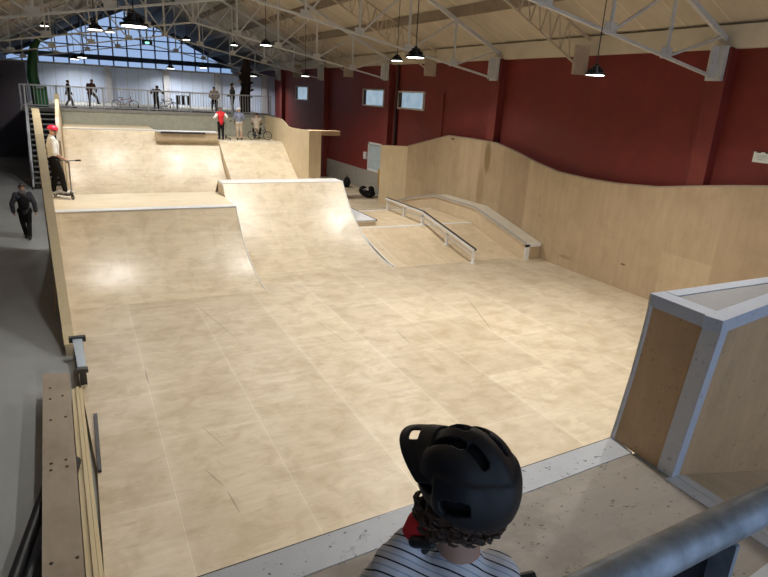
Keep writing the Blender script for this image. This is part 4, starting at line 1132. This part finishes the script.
add_hand(b, wrR, (wrR - elR), V((0, 0, -1)), .85, 1.2)
obj('body', remeshed(b, .007, 5), 'skin', kid, smooth=True, ang=180)
c = B()
for a, c_, ra, rb in segT[:4] + segA: c.caps(a, c_, ra + .014, rb + .013, 16)
c.caps(ch, nk - V((0, 0, .028)), .095, .06, 16)
sh = remeshed(c, .008, 6)
so = obj('striped_shirt', sh, 'stripes', kid, smooth=True, ang=180)
c = B()
for a, c_, ra, rb in legs: c.caps(a, c_, ra + .014, rb + .014, 14)
c.caps(hips[1], hips[-1], .105, .105, 14)
obj('trousers', remeshed(c, .01, 4), 'blackcloth', kid, smooth=True, ang=180)
for s_ in (0, 1):
    an = legs[1 + 2*s_][1]
    c = B().caps(an - bf*.035 - V((0, 0, .02)), an + bf*.14 - V((0, 0, .025)), .038, .033).caps(an, an + V((0, 0, .02)), .042, .042)
    obj('shoe', remeshed(c, .008, 3), 'black', kid, smooth=True, ang=180)
# glove: red back, black palm and fingertips
gl = B(); gl.caps(wrL - gd * .004, wrL + gd * .055, .029, .036, 12)
nrm = (hd - glove); nrm = (nrm - gd * nrm.dot(gd)).normalized(); sdv = gd.cross(nrm)
for off, L in ((-.026, .03), (-.009, .034), (.009, .032), (.026, .026)):
    a = wrL + gd * .068 + sdv * off * .85; gl.caps(a, a + (gd * .8 + nrm * .45) * L, .0125, .012, 8)
g_o = obj('glove', remeshed(gl, .005, 3), 'redglove', kid, smooth=True, ang=180)
g_o['label'] = 'red and black riding glove'
gt = B()
for off, L in ((-.026, .030), (-.009, .034), (.009, .032), (.026, .026)):
    a = wrL + gd * .068 + sdv * off * .85 + (gd * .8 + nrm * .45) * L
    gt.caps(a, a + (gd * .25 + nrm * .95) * L, .0125, .010, 8)
a = wrL + gd * .03 - sdv * .035; gt.caps(a, a + (gd * .5 + nrm * .6 - sdv*.3) * .05, .015, .012, 8)
gt.caps(wrL + gd*.01 + nrm * .02, wrL + gd*.06 + nrm*.022, .026, .03, 8)
q = obj('glove_fingers', remeshed(gt, .005, 3), 'black', kid, smooth=True, ang=180)
# hair: many curled locks below the helmet rim
hb = B()
l_ = KRm @ V((1, 0, 0)); u_ = KRm @ V((0, 0, 1)); fw = KRm @ V((0, 1, 0))
hb.ell(hd + u_*.0 - fw*.012, (.075, .089, .09), 18, 10, KRm)
rnd = random.Random(3)
for k in range(420):
    a = rnd.uniform(-2.5, 2.5); rr = rnd.uniform(.9, 1.05)
    base_ = hd + (l_ * math.sin(a) * .066 - fw * math.cos(a) * .078) * rr + u_ * rnd.uniform(-.072, -.02)
    out = (l_ * math.sin(a) - fw * math.cos(a)).normalized(); tan = u_.cross(out)
    pts = []; L = rnd.uniform(.016, .036); ph = rnd.uniform(0, 6)
    for i in range(7):
        t_ = i / 6
        pts.append(base_ + out * (.006 + .012 * math.sin(t_ * 3)) - V((0, 0, 1)) * L * t_ + tan * .012 * math.sin(ph + t_ * 5) + out * .008 * math.cos(ph + t_ * 5))
    hb.tube(pts, [.003, .0045, .0048, .0046, .004, .003, .001], 5)
obj('hair', hb, 'hair', kid, smooth=True)
for k in (-1, 1):
    obj('eye', B().ell(hd + KRm @ V((k*.03, .078, -.004)), (.011, .008, .008), 10, 6, KRm), 'black', kid, smooth=True)
obj('mouth', B().ell(hd + KRm @ V((0, .088, -.066)), (.02, .006, .005), 10, 6, KRm), 'maroon', kid, smooth=True)

KH = KRm * .90
# helmet shell with real vent openings
def helmet_surface(a, t):
    """a around (0 = front), t from crown (0) to rim (1); head-local coordinates"""
    rim = .62 * PI if math.cos(a) < 0 else .52 * PI
    rim = PI * (.575 - .105 * math.cos(a))
    th = t * rim
    x = .115 * math.sin(th) * math.sin(a); y = .124 * math.sin(th) * math.cos(a) - .028; z = .132 * math.cos(th) + .018
    if y < 0: y *= 1.0
    return V((x, y, z))
hm = bmesh.new(); NA, NT = 132, 56
grid = []
for i in range(NT + 1):
    t_ = .02 + .98 * i / NT
    row = []
    for k in range(NA):
        a = 2*PI*k/NA
        p = helmet_surface(a, t_)
        # raised ribs running front to back and a step at the back
        rib = .0045 * math.cos(p.x / .115 * 9.0) * max(0, p.z / .14) + (.006 if (p.y < -.02 and p.z < .050 - .25 * (p.y + .02) * 0 + .22 * abs(p.x)) else 0)
        nrm_ = V((p.x / .0132, (p.y + .028) / .0154, (p.z - .018) / .0174)).normalized()
        p = p + nrm_ * rib
        row.append(hm.verts.new(hd + KH @ p))
    grid.append(row)
def vent(a, t_):
    p = helmet_surface(a, t_); x, y, z = p
    ax = abs(x)
    def slot(cx, cy, hx, hy, sl=0.0):
        return ((ax - cx - sl * (y - cy)) / hx) ** 4 + ((y - cy) / hy) ** 4 < 1
    if z > .03:
        if slot(0, .005, .012, .045): return True
        if slot(.050, -.012, .010, .050, .12): return True
        if slot(.038, -.092, .010, .026): return True
    if z > -.03 and ax > .07 and ((z - .012) / .016) ** 4 + ((y + .075) / .030) ** 4 < 1: return True
    if ax > .07 and ((z - .040) / .013) ** 4 + ((y - .012) / .030) ** 4 < 1: return True
    return False
for i in range(NT):
    for k in range(NA):
        am = 2*PI*(k+.5)/NA; tm = .02 + .98 * (i+.5) / NT
        if vent(am, tm): continue
        hm.faces.new([grid[i][k], grid[i+1][k], grid[i+1][(k+1) % NA], grid[i][(k+1) % NA]])
for v in [v for v in hm.verts if not v.link_faces]: hm.verts.remove(v)
me = bpy.data.meshes.new('tmp'); bmesh.ops.recalc_face_normals(hm, faces=hm.faces[:]); hm.to_mesh(me); hm.free()
tmp = bpy.data.objects.new('tmp', me); C.objects.link(tmp)
sm_ = tmp.modifiers.new('m', 'SMOOTH'); sm_.factor = .5; sm_.iterations = 5
so_ = tmp.modifiers.new('s', 'SOLIDIFY'); so_.thickness = .018; so_.offset = -1
sb_ = tmp.modifiers.new('b', 'SUBSURF'); sb_.levels = 1; sb_.render_levels = 1
dg = bpy.context.evaluated_depsgraph_get(); m2 = bpy.data.meshes.new_from_object(tmp.evaluated_get(dg))
hb2 = bmesh.new(); hb2.from_mesh(m2); bpy.data.objects.remove(tmp)
hel = obj('helmet', hb2, 'helmet', kid, smooth=True, ang=180)
hel['label'] = 'matt black vented helmet with a peak'
# lining under the vents
q = obj('helmet_liner', B().ell(hd + KH @ V((0, -.028, .016)), (.087, .094, .101), 24, 12, KRm, -.25), 'helmetin', kid, smooth=True); q.parent = hel; q.matrix_parent_inverse = Matrix.Identity(4)
# peak (visor): a curved plate with two slots
vb = bmesh.new(); NX, NY = 25, 14
vg = []
for i in range(NY + 1):
    v_ = i / NY
    row = []
    for k in range(NX):
        u = -1 + 2 * k / (NX - 1)
        x = u * (.100 + .004 * v_)
        y = .052 + v_ * .118 * (1 - .5 * abs(u) ** 3) - .074 * u * u
        z = .126 - .085 * u * u - .020 * v_ - .012 * v_ * v_ + .02 * u * u * v_
        row.append(vb.verts.new(hd + KH @ V((x, y, z))))
    vg.append(row)
for i in range(NY):
    for k in range(NX - 1):
        u = -1 + 2 * (k + .5) / (NX - 1); v_ = (i + .5) / NY
        if .15 < abs(u) < .42 and .44 < v_ < .72: continue
        vb.faces.new([vg[i][k], vg[i+1][k], vg[i+1][k+1], vg[i][k+1]])
me = bpy.data.meshes.new('tmp'); bmesh.ops.recalc_face_normals(vb, faces=vb.faces[:]); vb.to_mesh(me); vb.free()
tmp = bpy.data.objects.new('tmp', me); C.objects.link(tmp)
so_ = tmp.modifiers.new('s', 'SOLIDIFY'); so_.thickness = .007; so_.offset = 0
sb_ = tmp.modifiers.new('b', 'SUBSURF'); sb_.levels = 1; sb_.render_levels = 1
dg = bpy.context.evaluated_depsgraph_get(); m2 = bpy.data.meshes.new_from_object(tmp.evaluated_get(dg))
hb2 = bmesh.new(); hb2.from_mesh(m2); bpy.data.objects.remove(tmp)
q = obj('visor', hb2, 'helmet', kid, smooth=True, ang=180); q.parent = hel
obj('chin_strap', B().tube([hd + KRm @ V((.083, .01, -.01)), hd + KRm @ V((.06, .05, -.09)), hd + KRm @ V((0, .06, -.115)), hd + KRm @ V((-.06, .05, -.09)), hd + KRm @ V((-.083, .01, -.01))], .006, 6), 'black', kid)

# black grip poking up at the right of the child
gp = cam_pt(534, 581, 1.72)
gs = scooter('kick_scooter', 'black handlebar grip of a scooter beside the child, at the bottom edge', (gp.x - .312, gp.y - .18, ZD), -.2, gp.z - ZD - .0)

# ------------------------------------------------------------------ light
w = bpy.data.worlds.new('sky'); S.world = w; w.use_nodes = True
bg = w.node_tree.nodes['Background']
tc = w.node_tree.nodes.new('ShaderNodeTexCoord')
nz = w.node_tree.nodes.new('ShaderNodeTexNoise'); nz.inputs['Scale'].default_value = 3
w.node_tree.links.new(tc.outputs['Generated'], nz.inputs['Vector'])
rp = w.node_tree.nodes.new('ShaderNodeValToRGB')
rp.color_ramp.elements[0].position = .35; rp.color_ramp.elements[0].color = (.32, .47, .74, 1)
rp.color_ramp.elements[1].position = .7; rp.color_ramp.elements[1].color = (.52, .64, .84, 1)
w.node_tree.links.new(nz.outputs[0], rp.inputs[0]); w.node_tree.links.new(rp.outputs[0], bg.inputs[0])
bg.inputs[1].default_value = .95

S.view_settings.view_transform = 'Standard'; S.view_settings.look = 'None'
S.view_settings.exposure = 0.0; S.view_settings.gamma = 1.0
S.view_settings.use_curve_mapping = False
S.cycles.max_bounces = 8; S.cycles.diffuse_bounces = 5; S.cycles.caustics_reflective = False; S.cycles.caustics_refractive = False
S.cycles.use_denoising = True
S.cycles.sample_clamp_indirect = 4.0
